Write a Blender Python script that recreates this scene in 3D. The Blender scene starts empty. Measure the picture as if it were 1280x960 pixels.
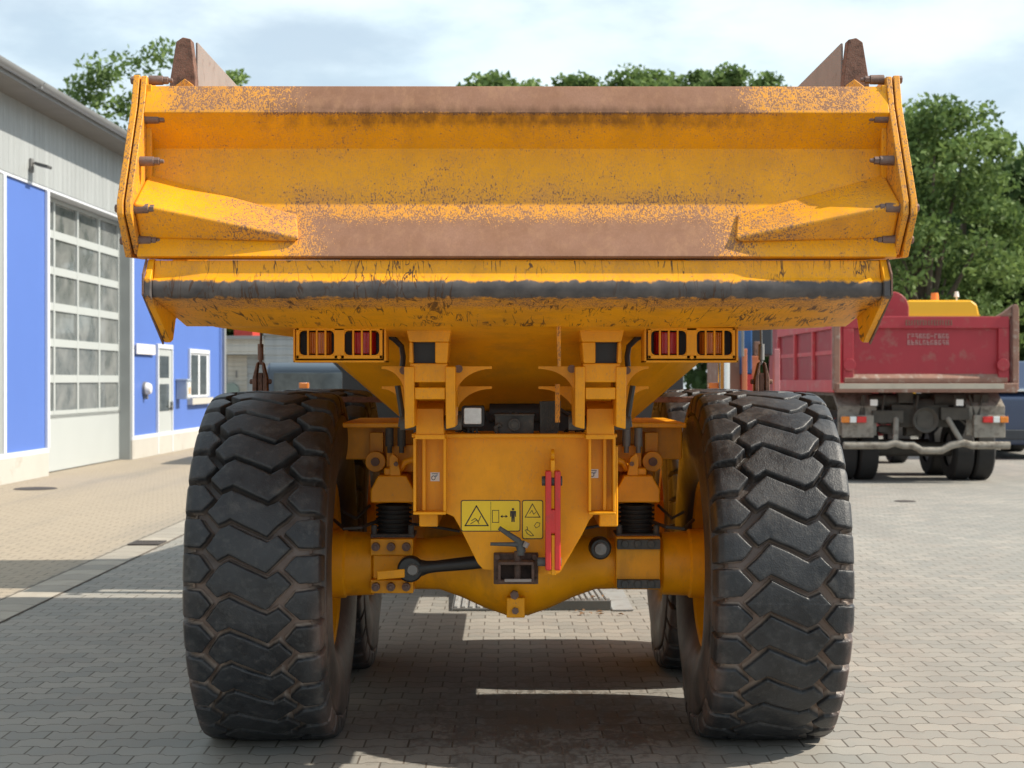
import bpy, bmesh, math, random
import numpy as np
from mathutils import Vector, Matrix
random.seed(7); np.random.seed(7)
C = bpy.context.scene.collection
PI = math.pi
FPX, D0, CX, CZ, VX, HY = 1930.0, 7.2, -0.055, 1.64, 632.0, 475.0
def PX(px, Y): return CX + (px - VX) * (Y + D0) / FPX
def PZ(py, Y): return CZ - (py - HY) * (Y + D0) / FPX
def P(px, py, Y): return (PX(px, Y), Y, PZ(py, Y))

# ------------------------------------------------------------------ materials
class NT:
    def __init__(s, name):
        s.m = bpy.data.materials.new(name); s.m.use_nodes = True
        s.t = s.m.node_tree; s.t.nodes.clear()
        s.out = s.t.nodes.new('ShaderNodeOutputMaterial')
        s.b = s.t.nodes.new('ShaderNodeBsdfPrincipled')
        s.t.links.new(s.b.outputs[0], s.out.inputs[0])
        s.tc = s.t.nodes.new('ShaderNodeTexCoord'); s.co = s.tc.outputs['Object']
    def set(s, inp, v):
        if isinstance(v, bpy.types.NodeSocket): s.t.links.new(v, inp)
        elif isinstance(v, (tuple, list)) and len(v) == 3 and inp.type == 'RGBA': inp.default_value = (*v, 1)
        else: inp.default_value = v
    def n(s, typ, **k):
        nd = s.t.nodes.new(typ)
        for a, b in k.items(): setattr(nd, a, b)
        return nd
    def math(s, op, a, b=0.0, c=0.0, clamp=False):
        nd = s.n('ShaderNodeMath', operation=op, use_clamp=clamp)
        s.set(nd.inputs[0], a); s.set(nd.inputs[1], b); s.set(nd.inputs[2], c)
        return nd.outputs[0]
    def sep(s, v):
        nd = s.n('ShaderNodeSeparateXYZ'); s.set(nd.inputs[0], v); return nd.outputs
    def mapping(s, v, scale=(1, 1, 1), loc=(0, 0, 0)):
        nd = s.n('ShaderNodeMapping'); s.set(nd.inputs[0], v)
        nd.inputs['Scale'].default_value = scale; nd.inputs['Location'].default_value = loc
        return nd.outputs[0]
    def noise(s, scale, detail=4, rough=.55, v=None, dist=0):
        nd = s.n('ShaderNodeTexNoise'); s.set(nd.inputs['Vector'], v if v is not None else s.co)
        nd.inputs['Scale'].default_value = scale; nd.inputs['Detail'].default_value = detail
        nd.inputs['Roughness'].default_value = rough; nd.inputs['Distortion'].default_value = dist
        return nd.outputs[0]
    def mr(s, v, a, b, c=0.0, d=1.0, smooth=False):
        nd = s.n('ShaderNodeMapRange'); nd.interpolation_type = 'SMOOTHSTEP' if smooth else 'LINEAR'
        s.set(nd.inputs[0], v)
        for i, x in enumerate((a, b, c, d)): s.set(nd.inputs[i + 1], x)
        return nd.outputs[0]
    def mix(s, f, a, b):
        nd = s.n('ShaderNodeMix', data_type='RGBA'); s.set(nd.inputs[0], f)
        s.set(nd.inputs[6], a); s.set(nd.inputs[7], b); return nd.outputs[2]
    def bump(s, h, dist=.002, strength=1.0):
        nd = s.n('ShaderNodeBump'); nd.inputs['Distance'].default_value = dist
        nd.inputs['Strength'].default_value = strength
        s.set(nd.inputs['Height'], h); s.t.links.new(nd.outputs[0], s.b.inputs['Normal']); return nd
    def fin(s, col, rough=.5, metal=0.0, spec=None):
        s.set(s.b.inputs['Base Color'], col); s.set(s.b.inputs['Roughness'], rough)
        s.set(s.b.inputs['Metallic'], metal)
        if spec is not None: s.b.inputs['Specular IOR Level'].default_value = spec
        return s.m

def simple(name, col, rough=.5, metal=0.0, var=.12, scale=6.0, dirt=None, dirtamt=.5, bump=0.0, spec=None):
    k = NT(name)
    a = tuple(c * (1 - var) for c in col); b = tuple(min(1, c * (1 + var)) for c in col)
    cc = k.mix(k.noise(scale, 5), a, b)
    if dirt:
        m = k.mr(k.noise(scale * 1.7, 8, .7), 1 - dirtamt - .08 if dirtamt < .9 else .1, 1 - dirtamt + .12)
        cc = k.mix(m, cc, dirt)
    if bump: k.bump(k.noise(scale * 12, 4), bump)
    return k.fin(cc, rough, metal, spec)

YEL = (0.86, 0.36, 0.003); RUST = (0.20, 0.105, 0.085); RUSTD = (0.09, 0.05, 0.035)
def yellow(name, wear=.0, bands=(), stain=0.25, scratch=0.0, base=YEL, darkband=None, grime=()):
    """yellow paint; bands=(z0,z1,soft,halfx,softx,strength) of bare rusty steel; speckle chips around them"""
    k = NT(name); x, y, z = k.sep(k.co)[0:3]
    ax = k.math('ABSOLUTE', x)
    big = k.noise(2.2, 5, .6); med = k.noise(9, 5, .6)
    c = k.mix(k.mr(med, .3, .7), tuple(v * .90 for v in base), tuple(min(1, v * 1.06) for v in base))
    fade = k.mr(big, .42, .72); c = k.mix(k.math('MULTIPLY', fade, .35), c, (0.70, 0.30, 0.02))
    # grime: brown film in soft blotches
    st = k.noise(5.5, 8, .68, k.mapping(k.co, (1, 1, .35), (3, 1, 2)))
    c = k.mix(k.math('MULTIPLY', k.mr(st, .5, .78), stain), c, (0.25, 0.12, 0.03))
    fine = k.noise(190, 3, .65, k.mapping(k.co, (1, 1, .45)))
    fine2 = k.noise(75, 4, .7, k.mapping(k.co, (1, 1, .6), (7, 3, 1)))
    edge = k.noise(7, 6, .62)
    v = wear
    amt = k.math('ADD', wear, 0.0)
    for (z0, z1, sz, hx, sx, stg) in bands:
        zc, zh = (z0 + z1) / 2, (z1 - z0) / 2
        dz = k.math('DIVIDE', k.math('SUBTRACT', k.math('ABSOLUTE', k.math('SUBTRACT', z, zc)), zh), sz)
        dx = k.math('DIVIDE', k.math('SUBTRACT', ax, hx), sx)
        dd = k.math('MAXIMUM', k.math('MAXIMUM', dz, dx), 0.0)
        w = k.math('MULTIPLY', k.math('MAXIMUM', k.math('SUBTRACT', 1.0, dd), 0.0), stg)
        amt = k.math('MAXIMUM', amt, w)
    # chips appear where noise beats 1-amt
    thr = k.math('SUBTRACT', 0.715, k.math('MULTIPLY', amt, .42))
    nn = k.math('ADD', k.math('MULTIPLY', fine, .50), k.math('MULTIPLY', edge, .20))
    nn = k.math('ADD', nn, k.math('MULTIPLY', fine2, .30))
    chip = k.mr(nn, k.math('SUBTRACT', thr, .022), k.math('ADD', thr, .022))
    near = k.mr(nn, k.math('SUBTRACT', thr, .13), thr)
    soft = k.mr(k.math('ADD', amt, k.math('MULTIPLY', k.math('SUBTRACT', k.noise(4.0, 7, .7, k.mapping(k.co, (1, 1, 1.6), (5, 5, 5))), .5), 1.1)), .34, .95)
    c = k.mix(k.math('MULTIPLY', soft, .75), c, (0.40, 0.19, 0.095))
    pale = k.mix(k.math('MULTIPLY', near, .6), c, (0.50, 0.23, 0.08))
    rc = k.mix(k.mr(k.noise(5, 7, .75), .3, .75), (0.20, 0.10, 0.065), (0.31, 0.175, 0.13))
    rc = k.mix(k.mr(fine, .3, .8, 0, .5), rc, (0.15, 0.085, 0.06))
    rc = k.mix(k.mr(k.noise(22, 6, .7, k.mapping(k.co, (1, 1, .25))), .5, .75, 0, .5), rc, (0.38, 0.22, 0.13))
    rc = k.mix(k.math('MULTIPLY', k.mr(amt, .5, 0.0), 1.0), rc, RUSTD)
    c = k.mix(k.math('MULTIPLY', chip, .9), pale, rc)
    for (z0, z1, sz, hx, sx, stg) in grime:
        zc, zh = (z0 + z1) / 2, (z1 - z0) / 2
        dz = k.math('DIVIDE', k.math('SUBTRACT', k.math('ABSOLUTE', k.math('SUBTRACT', z, zc)), zh), sz)
        dx = k.math('DIVIDE', k.math('SUBTRACT', ax, hx), sx)
        w = k.math('SUBTRACT', 1.0, k.math('MAXIMUM', k.math('MAXIMUM', dz, dx), 0.0), 0, True)
        sk = k.noise(16, 5, .65, k.mapping(k.co, (1.4, 1, .22), (2, 8, 3)))
        c = k.mix(k.math('MULTIPLY', k.mr(k.math('ADD', sk, k.math('MULTIPLY', w, .35)), .62, .95), k.math('MULTIPLY', w, stg)), c, (0.085, 0.04, 0.02))
    if darkband:
        z0, z1, sz = darkband
        zc, zh = (z0 + z1) / 2, (z1 - z0) / 2
        dz = k.math('SUBTRACT', k.math('ABSOLUTE', k.math('SUBTRACT', z, zc)), zh)
        rag = k.noise(30, 4, .6, k.mapping(k.co, (1, 1, .12), (1, 5, 3)))
        m = k.mr(k.math('ADD', k.math('DIVIDE', dz, sz), k.mr(rag, .3, .7, -.45, .45)), .5, .0)
        stl = k.mix(k.mr(k.noise(14, 6), .3, .7), (0.055, 0.05, 0.052), (0.12, 0.105, 0.10))
        c = k.mix(m, c, stl)
    if scratch:
        acc = None
        for i, (sc, rz) in enumerate((((1.0, 1, 1), .9), ((1.0, 1, 1), -.6), ((1.0, 1, 1), 2.0))):
            mp = k.n('ShaderNodeMapping'); k.set(mp.inputs[0], k.co)
            mp.inputs['Rotation'].default_value = (rz * .3, 0.0, rz); mp.inputs['Scale'].default_value = (15, 1.5, 3.0)
            mp.inputs['Location'].default_value = (i * 3.1, i, 0)
            q = k.noise(1.0, 4, .5, mp.outputs[0], 1.2)
            w = k.mr(k.noise(5.5, 3, .5, k.mapping(k.co, (1, 1, 1), (i * 5.0, 2, 9))), .52, .60)
            q = k.math('MULTIPLY', k.mr(k.math('ABSOLUTE', k.math('SUBTRACT', q, .5)), .016, .008), w)
            acc = q if acc is None else k.math('MAXIMUM', acc, q)
        c = k.mix(k.math('MULTIPLY', acc, scratch), c, (0.07, 0.035, 0.02))
    rough = k.mr(chip, 0, 1, .42, .85)
    k.bump(k.math('ADD', k.math('MULTIPLY', chip, -.5), k.math('MULTIPLY', fine, .35)), .0012, .7)
    return k.fin(c, rough, 0, .32)

M = {}
M['yel'] = yellow('yellow_paint', .09, stain=.36)
M['yelhull'] = yellow('yellow_hull_paint', .13, stain=.5)
M['yelflange'] = yellow('worn_yellow_flange', .40, stain=.5)
M['yelgate'] = yellow('worn_yellow_gate', .24, ((2.055, 2.135, .16, .50, .50, 1.0), (2.055, 2.22, .30, .74, .22, .50), (2.588, 2.70, .035, .64, .50, .97), (2.588, 2.70, .035, 1.2, .2, .52)), stain=.35,
    grime=((2.545, 2.585, .04, .55, .7, .65),))
M['yelbrace'] = yellow('speckled_yellow_brace', .30, ((2.13, 2.25, .10, .95, .45, .44),), stain=.35)
M['yelchute'] = yellow('scratched_yellow_chute', .20, ((1.90, 1.925, .03, 1.3, .2, .42),), stain=.5, scratch=.9, darkband=(1.924, 1.974, .018))
M['yelaxle'] = yellow('dusty_yellow_axle', .08, stain=.7)
M['rust'] = simple('rusty_steel', (0.19, 0.105, 0.078), .85, .0, .35, 14, dirt=(0.07, .04, .03), dirtamt=.45, bump=.002)
M['rustgrey'] = simple('bare_worn_steel', (0.27, 0.235, 0.22), .7, .0, .2, 9, dirt=(0.16, .11, .095), dirtamt=.35, bump=.001)
M['bolt'] = simple('rusty_bolt_steel', (0.19, 0.125, 0.105), .65, .3, .4, 40, bump=.001)
M['black'] = simple('black_paint', (0.018, 0.019, 0.021), .45, 0, .3, 10)
M['rubber'] = simple('black_rubber', (0.02, 0.02, 0.02), .7, 0, .3, 20)
M['hose'] = simple('hydraulic_hose', (0.03, 0.03, 0.032), .5, 0, .3, 20)
M['dgrey'] = simple('dark_grey_paint', (0.028, 0.034, 0.042), .5, 0, .15, 3)
M['grey'] = simple('grey_steel', (0.20, 0.20, 0.20), .55, .2, .25, 12)
M['dkgrey'] = simple('dusty_grey_metal', (0.065, 0.07, 0.072), .7, 0, .35, 30, dirt=(0.14, .12, .10), dirtamt=.4)
M['tow'] = simple('brown_cast_iron', (0.11, 0.065, 0.05), .75, .2, .4, 25, dirt=(.05, .035, .03), dirtamt=.45, bump=.0015)
M['redpaint'] = simple('red_painted_bar', (0.60, 0.03, 0.028), .45, 0, .15, 10, dirt=(.35, .05, .04), dirtamt=.4)
M['decal'] = simple('yellow_decal', (0.86, 0.60, 0.012), .35, 0, .05, 10)
M['ink'] = simple('black_print', (0.03, 0.02, 0.015), .5, 0, .1, 10)
M['white'] = simple('white_sticker', (0.75, 0.73, 0.70), .5, 0, .05, 10)
M['bluegrey_ink'] = simple('blue_grey_print', (0.28, 0.33, 0.42), .5, 0, .05, 10)
def lens(name, col, em=0.0):
    k = NT(name); r = k.n('ShaderNodeTexWave'); r.inputs['Scale'].default_value = 40
    k.set(r.inputs['Vector'], k.co); k.bump(r.outputs['Fac'] if 'Fac' in r.outputs else r.outputs[1], .002)
    k.b.inputs['Coat Weight'].default_value = .6
    return k.fin(col, .22)
M['amber'] = lens('amber_lens', (0.75, 0.22, 0.01)); M['redlens'] = lens('red_lens', (0.62, 0.012, 0.014))
M['clear'] = simple('headlamp_lens', (0.75, 0.78, 0.78), .12, .2, .25, 60)
M['chrome'] = simple('bright_cylinder_rod', (0.62, 0.63, 0.64), .2, .9, .1, 9)

# tyre rubber with dust, painted shade and sky light in the grooves
def tyre_mat():
    k = NT('tyre_rubber')
    g = k.n('ShaderNodeAttribute', attribute_name='groove').outputs['Fac']
    sd = k.n('ShaderNodeAttribute', attribute_name='side').outputs['Fac']
    geo = k.n('ShaderNodeNewGeometry'); wz = k.sep(geo.outputs['Position'])[2]
    n1 = k.noise(6, 6, .65); n2 = k.noise(30, 5, .6); n3 = k.noise(3.0, 4, .6, k.mapping(k.co, (1, 1, 1), (4, 2, 9)))
    base = k.mix(k.mr(n1, .35, .65), (0.009, 0.0105, 0.014), (0.034, 0.037, 0.043))
    base = k.mix(k.math('MULTIPLY', k.mr(n2, .52, .75), .5), base, (0.085, 0.085, 0.085))
    base = k.mix(k.math('MULTIPLY', k.mr(k.noise(9, 7, .7, k.mapping(k.co, (1, 1, 1), (9, 2, 4))), .56, .68), .4), base, (0.10, 0.095, 0.09))
    base = k.mix(k.math('MULTIPLY', k.mr(g, .3, .8), .8), base, (0.006, 0.006, 0.006))  # grooves painted near black, recess shade put into the colour
    low = k.mr(wz, 1.25, .75, 0.08, 1.0)
    d = k.math('MULTIPLY', k.mr(g, .25, .80), k.mr(n3, .2, .55, .55, 1.0))
    d = k.math('MULTIPLY', d, low)
    wall = k.math('SUBTRACT', 1.0, k.math('MULTIPLY', k.math('ABSOLUTE', k.math('SUBTRACT', g, .55)), 2.0), 0, True)
    dc = k.mix(k.mr(wall, .1, .8), (0.24, 0.175, 0.145), (0.55, 0.45, 0.38))  # paler dust on groove walls, with sky light put into the colour
    c = k.mix(d, base, dc)
    mud = k.math('MULTIPLY', k.mr(k.math('ADD', n3, k.math('MULTIPLY', n1, .5)), .66, .86), k.mr(wz, .95, .5))
    mud = k.math('MULTIPLY', mud, k.mr(sd, .25, .8))
    c = k.mix(k.math('MULTIPLY', mud, .9), c, (0.21, 0.14, 0.115))
    film = k.math('MULTIPLY', k.mr(sd, .55, 1.0), k.mr(n1, .3, .7, .25, .7))
    c = k.mix(film, c, (0.075, 0.052, 0.04))
    k.bump(k.math('ADD', n2, k.noise(140, 3)), .002, .9)
    return k.fin(c, k.mr(n1, .3, .7, .36, .60), 0, .5)
M['tyre'] = tyre_mat()

# ------------------------------------------------------------------ mesh builder
class MB:
    def __init__(s): s.v = []; s.f = []; s.mi = []; s.sm = []; s.c = 0; s.smooth = False
    def add(s, vs, fs, sm=None):
        o = len(s.v); s.v += [tuple(p) for p in vs]
        for f in fs: s.f.append(tuple(o + i for i in f)); s.mi.append(s.c); s.sm.append(True)
        return s
    def mat(s, i): s.c = i; return s
    def box(s, x0, x1, y0, y1, z0, z1):
        x0, x1 = sorted((x0, x1)); y0, y1 = sorted((y0, y1)); z0, z1 = sorted((z0, z1))
        v = [(x, y, z) for z in (z0, z1) for y in (y0, y1) for x in (x0, x1)]
        return s.add(v, [(0, 2, 3, 1), (4, 5, 7, 6), (0, 1, 5, 4), (2, 6, 7, 3), (0, 4, 6, 2), (1, 3, 7, 5)])
    def prism(s, pts, ax, a0, a1):
        n = len(pts)
        def w(p, a): return (a, p[0], p[1]) if ax == 'x' else ((p[0], a, p[1]) if ax == 'y' else (p[0], p[1], a))
        v = [w(p, a0) for p in pts] + [w(p, a1) for p in pts]
        f = [tuple(range(n)), tuple(range(2 * n - 1, n - 1, -1))]
        f += [(i, (i + 1) % n, n + (i + 1) % n, n + i) for i in range(n)]
        return s.add(v, f)
    def cyl(s, p0, p1, r0, r1=None, n=20, caps=True):
        r1 = r0 if r1 is None else r1
        p0, p1 = Vector(p0), Vector(p1); d = (p1 - p0).normalized()
        a = d.orthogonal().normalized(); b = d.cross(a)
        v = []
        for p, r in ((p0, r0), (p1, r1)):
            for i in range(n):
                t = 2 * PI * i / n; v.append(p + a * (r * math.cos(t)) + b * (r * math.sin(t)))
        f = [(i, (i + 1) % n, n + (i + 1) % n, n + i) for i in range(n)]
        if caps: f += [tuple(range(n)), tuple(range(2 * n - 1, n - 1, -1))]
        return s.add(v, f)
    def tube(s, path, r, n=10):
        path = [Vector(p) for p in path]; v = []; prev = None
        for i, p in enumerate(path):
            d = (path[min(i + 1, len(path) - 1)] - path[max(i - 1, 0)]).normalized()
            a = d.orthogonal().normalized() if prev is None else (prev - d * prev.dot(d)).normalized()
            prev = a; b = d.cross(a); rr = r[i] if isinstance(r, (list, tuple)) else r
            for j in range(n):
                t = 2 * PI * j / n; v.append(p + a * (rr * math.cos(t)) + b * (rr * math.sin(t)))
        f = []
        for i in range(len(path) - 1):
            for j in range(n): f.append((i * n + j, i * n + (j + 1) % n, (i + 1) * n + (j + 1) % n, (i + 1) * n + j))
        f += [tuple(range(n)), tuple(range(len(v) - 1, len(v) - 1 - n, -1))]
        return s.add(v, f)
    def rev(s, prof, ax='x', c=(0, 0, 0), n=48, close=False):
        """prof = [(a, r)] along axis"""
        v = []; m = len(prof)
        for (a, r) in prof:
            for j in range(n):
                t = 2 * PI * j / n; cs, sn = r * math.cos(t), r * math.sin(t)
                p = (a, cs, sn) if ax == 'x' else ((cs, a, sn) if ax == 'y' else (cs, sn, a))
                v.append((p[0] + c[0], p[1] + c[1], p[2] + c[2]))
        f = []
        for i in range(m - 1):
            for j in range(n): f.append((i * n + j, i * n + (j + 1) % n, (i + 1) * n + (j + 1) % n, (i + 1) * n + j))
        if not close: f += [tuple(range(n)), tuple(range(m * n - 1, (m - 1) * n - 1, -1))]
        return s.add(v, f)
    def loft(s, secs, caps=True):
        n = len(secs[0]); v = [p for q in secs for p in q]; f = []
        for i in range(len(secs) - 1):
            for j in range(n): f.append((i * n + j, i * n + (j + 1) % n, (i + 1) * n + (j + 1) % n, (i + 1) * n + j))
        if caps: f += [tuple(range(n)), tuple(range(len(v) - 1, len(v) - 1 - n, -1))]
        return s.add(v, f)
    def quad(s, *p): return s.add(p, [tuple(range(len(p)))])
    def clusters(s):
        n = len(s.v); p = list(range(n))
        def find(a):
            while p[a] != a: p[a] = p[p[a]]; a = p[a]
            return a
        for f in s.f:
            r = find(f[0])
            for i in f[1:]: p[find(i)] = r
        comp = {}
        for i in range(n): comp.setdefault(find(i), []).append(i)
        keys = list(comp)
        if len(keys) < 2 or len(keys) > 400: return None
        V = np.array(s.v, dtype=float); bb = [(V[comp[k]].min(0) - .004, V[comp[k]].max(0) + .004) for k in keys]
        q = list(range(len(keys)))
        def f2(a):
            while q[a] != a: q[a] = q[q[a]]; a = q[a]
            return a
        for i in range(len(keys)):
            for j in range(i + 1, len(keys)):
                if (bb[i][0] <= bb[j][1]).all() and (bb[j][0] <= bb[i][1]).all(): q[f2(i)] = f2(j)
        gid = {k: f2(i) for i, k in enumerate(keys)}
        if len(set(gid.values())) < 2: return None
        out = {}
        for fi, f in enumerate(s.f): out.setdefault(gid[find(f[0])], []).append(fi)
        return list(out.values())
    def build(s, name, mats, parent=None, bevel=0.0, seg=2, recalc=True, angle=32, org=(0, 0, 0), one=False):
        cl = None if one else s.clusters()
        if cl:
            res = []
            for fs in cl:
                m = MB(); mp = {}
                for fi in fs:
                    g = []
                    for i in s.f[fi]:
                        if i not in mp: mp[i] = len(m.v); m.v.append(s.v[i])
                        g.append(mp[i])
                    m.f.append(tuple(g)); m.mi.append(s.mi[fi])
                res.append(m.build(name, mats, parent, bevel, seg, recalc, angle, org, True))
            return res[0]
        me = bpy.data.meshes.new(name)
        v = [(p[0] - org[0], p[1] - org[1], p[2] - org[2]) for p in s.v]
        me.from_pydata(v, [], s.f)
        if not isinstance(mats, (list, tuple)): mats = [mats]
        for m in mats: me.materials.append(m)
        me.polygons.foreach_set('material_index', s.mi)
        if recalc:
            bm = bmesh.new(); bm.from_mesh(me); bmesh.ops.recalc_face_normals(bm, faces=bm.faces); bm.to_mesh(me); bm.free()
        me.polygons.foreach_set('use_smooth', [True] * len(me.polygons))
        me.set_sharp_from_angle(angle=math.radians(angle)); me.update()
        o = bpy.data.objects.new(name, me); C.objects.link(o)
        o.location = org if parent is None else (0, 0, 0)
        if parent is not None:
            o.parent = parent
            if org != (0, 0, 0): o.location = org
        if bevel:
            b = o.modifiers.new('bevel', 'BEVEL'); b.width = bevel; b.segments = seg; b.limit_method = 'ANGLE'
            b.angle_limit = math.radians(35); b.harden_normals = True; b.use_clamp_overlap = True
        return o
def thing(name, label, cat, loc=(0, 0, 0), rz=0, group=None):
    o = bpy.data.objects.new(name, None); C.objects.link(o); o.location = loc; o.rotation_euler = (0, 0, rz)
    o.empty_display_size = .2; o['label'] = label; o['category'] = cat
    if group: o['group'] = group
    return o
def tag(o, label=None, cat=None, group=None, kind=None):
    for a, b in (('label', label), ('category', cat), ('group', group), ('kind', kind)):
        if b: o[a] = b
    return o
def copy_tree(o, parent=None):
    c = o.copy(); C.objects.link(c)
    if parent is not None: c.parent = parent
    for ch in list(o.children): copy_tree(ch, c)
    return c

# ------------------------------------------------------------------ THE DUMP TRUCK
truck = thing('articulated_dump_truck', 'big yellow articulated dump truck with worn rusty tailgate, seen from behind', 'dump truck')
AX1, AX2, AX3 = 0.0, 1.70, 5.9
AZ = 0.785

# ---- tyre
def seg_sd(px, py, poly):
    """signed distance (positive inside) from points to a polygon"""
    n = len(poly); d = np.full(px.shape, 1e9); ins = np.zeros(px.shape, bool)
    for i in range(n):
        x0, y0 = poly[i]; x1, y1 = poly[(i + 1) % n]
        ex, ey = x1 - x0, y1 - y0; wx, wy = px - x0, py - y0
        t = np.clip((wx * ex + wy * ey) / (ex * ex + ey * ey), 0, 1)
        d = np.minimum(d, np.hypot(wx - ex * t, wy - ey * t))
        c = ((y0 > py) != (y1 > py)) & (px < (x1 - x0) * (py - y0) / (y1 - y0 + 1e-12) + x0)
        ins ^= c
    return np.where(ins, d, -d)
def tyre_mesh():
    NB, NP = 33, 38; R = 0.805; pitch = 2 * PI * R / NB; W = 0.578
    half = [(0, .805), (.08, .8045), (.15, .8025), (.21, .799), (.250, .793), (.272, .781), (.281, .760), (.285, .73), (.291, .69), (.298, .64), (.302, .59), (.298, .53), (.283, .45), (.262, .40), (.240, .375), (.20, .37)]
    hp = np.array(half); hp[:, 0] *= 1.035; ds = np.hypot(*np.diff(hp, axis=0).T); arc = np.concatenate([[0], np.cumsum(ds)])
    tt = np.concatenate([np.linspace(0, .385, 98), np.linspace(.393, arc[-1], 16)])
    w = np.interp(tt, arc, hp[:, 0]); r = np.interp(tt, arc, hp[:, 1])
    for _ in range(2):
        w[1:-1] = (w[:-2] + 2 * w[1:-1] + w[2:]) / 4; r[1:-1] = (r[:-2] + 2 * r[1:-1] + r[2:]) / 4
    T = np.concatenate([-tt[::-1], tt[1:]]); Wd = np.concatenate([-w[::-1], w[1:]]); Rd = np.concatenate([r[::-1], r[1:]])
    nw = np.gradient(Rd, T); nr = -np.gradient(Wd, T); L = np.hypot(nw, nr); nx, nrr = -nw / L, -nr / L
    sgn = np.sign(nrr[len(T) // 2]); nx, nrr = nx * sgn, nrr * sgn
    cen = [(-.23, .54), (-.16, .67), (.115, .19), (.195, .38), (.285, .02), (.11, -.63), (-.16, -.14), (-.245, -.30), (-.325, .03)]
    ls = [(-.295, .46), (-.372, .83), (-.50, .88), (-.63, .90), (-.63, .14), (-.50, .10), (-.372, .08)]
    rs = [(.245, .44), (.325, .80), (.50, .86), (.63, .88), (.63, .08), (.50, .06), (.345, .06)]
    NA = NB * NP
    A, V = np.meshgrid(T, np.arange(NA) / NP * pitch, indexing='ij')
    rnd = np.random.RandomState(3); ph = np.arange(NA) / NA * 2 * PI
    def wob(amp, ks, kx):     # smooth periodic wobble over the tread
        o = np.zeros_like(A)
        for k_ in ks:
            a1, a2, q1 = rnd.rand(3) * 2 * PI
            o += np.sin(k_ * ph[None, :] + a1 + kx * q1 * 4 * T[:, None]) * np.cos(kx * 9 * T[:, None] + a2)
        return amp * o / math.sqrt(len(ks))
    A2 = A + wob(.0022, (11, 23, 37, 61), 1.5); V2 = V + wob(.0028, (9, 17, 31, 53), 1.2)
    H = np.full(A.shape, -1.0); Vm = np.mod(V2, pitch)
    for poly in (cen, ls, rs):
        for k in (-1, 0, 1):
            H = np.maximum(H, seg_sd(A2, Vm, [(x * W, (y + k) * pitch) for x, y in poly]))
    H = H + wob(.0007, (83, 127, 171, 211), 5)
    def ss(x): x = np.clip(x, 0, 1); return x * x * (3 - 2 * x)
    h = ss((H + .0070) / .0065)
    fade = ss((.385 - np.abs(A)) / .03)
    top = h - .05 * ss((.010 - H) / .018)
    disp = -(1 - top) * .050 * fade
    n = len(T)
    Dfull = disp; G = (1 - h) * fade
    Dfull = Dfull + .0010 * np.sin(ph * 7)[None, :] * np.cos(T * 30)[:, None] - .0015 * rnd.rand(NB).repeat(NP)[None, :] * h
    # sidewall rings of lettering-less ribs
    rr = Rd[:, None] + Dfull * nrr[:, None]; xx = Wd[:, None] + Dfull * nx[:, None]
    y = -rr * np.cos(ph)[None, :]; z = rr * np.sin(ph)[None, :]
    x = xx + 0 * y
    # load flattening and bulge
    low = np.clip((-z - .60) / .2, 0, 1)
    x = x * (1 + .06 * low * (np.abs(T)[:, None] > .2))
    fl = -AZ + .003; z = np.maximum(z, fl)
    co = np.stack([x, y, z], -1).reshape(-1, 3)
    I, J = np.meshgrid(np.arange(n - 1), np.arange(NA), indexing='ij'); J2 = (J + 1) % NA
    F = np.stack([I * NA + J, I * NA + J2, (I + 1) * NA + J2, (I + 1) * NA + J], -1).reshape(-1, 4)
    me = bpy.data.meshes.new('tyre'); me.vertices.add(len(co)); me.vertices.foreach_set('co', co.ravel())
    me.loops.add(F.size); me.loops.foreach_set('vertex_index', F.ravel().astype(np.int32))
    me.polygons.add(len(F)); me.polygons.foreach_set('loop_start', (np.arange(len(F)) * 4).astype(np.int32))
    me.polygons.foreach_set('use_smooth', np.ones(len(F), bool)); me.update(calc_edges=True)
    a = me.attributes.new('groove', 'FLOAT', 'POINT'); a.data.foreach_set('value', G.ravel().astype(np.float32))
    sd = np.repeat(ss((np.abs(T) - .16) / .22)[:, None], NA, 1)
    a = me.attributes.new('side', 'FLOAT', 'POINT'); a.data.foreach_set('value', sd.ravel().astype(np.float32))
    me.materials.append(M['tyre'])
    return me
TM = tyre_mesh()
def wheel(x, y, side, proto=[None]):
    """side=-1 left (inner face towards +x)"""
    if proto[0] is None:
        b = MB()   # disc, local, inner side = +x for rz=0 ; outer = -x
        b.rev([(.02, .0), (.02, .12), (.0, .17), (-.03, .22), (-.03, .30), (.02, .335), (-.02, .34), (-.08, .30), (-.08, .2), (-.05, .1), (-.05, .0)], close=True)
        disc = b.build('wheel', M['yelaxle'], truck)
        t = bpy.data.objects.new('tyre', TM); C.objects.link(t); t.parent = disc
        b = MB(); prof = [(.235, .405), (.25, .40), (.255, .39), (.245, .372), (.215, .362), (.18, .350), (.10, .345), (0, .33), (-.1, .335), (-.18, .35), (-.235, .375), (-.24, .40), (-.21, .385), (-.16, .37), (0, .36), (.16, .37), (.21, .385)]
        b.rev(prof + [prof[0]], close=True, n=64); b.build('rim', M['yelaxle'], disc)
        proto[0] = disc; d = disc
    else:
        d = copy_tree(proto[0], truck)
    d.location = (x, y, AZ); d.rotation_euler = (0, 0, 0 if side < 0 else PI)
    return d
TX = 1.113
for yy in (AX1, AX2, AX3):
    for sx in (-1, 1): wheel(sx * TX, yy, sx)
# right-hand tyres: keep the same tread direction as the photo shows (mirror by rotation keeps it)

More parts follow.
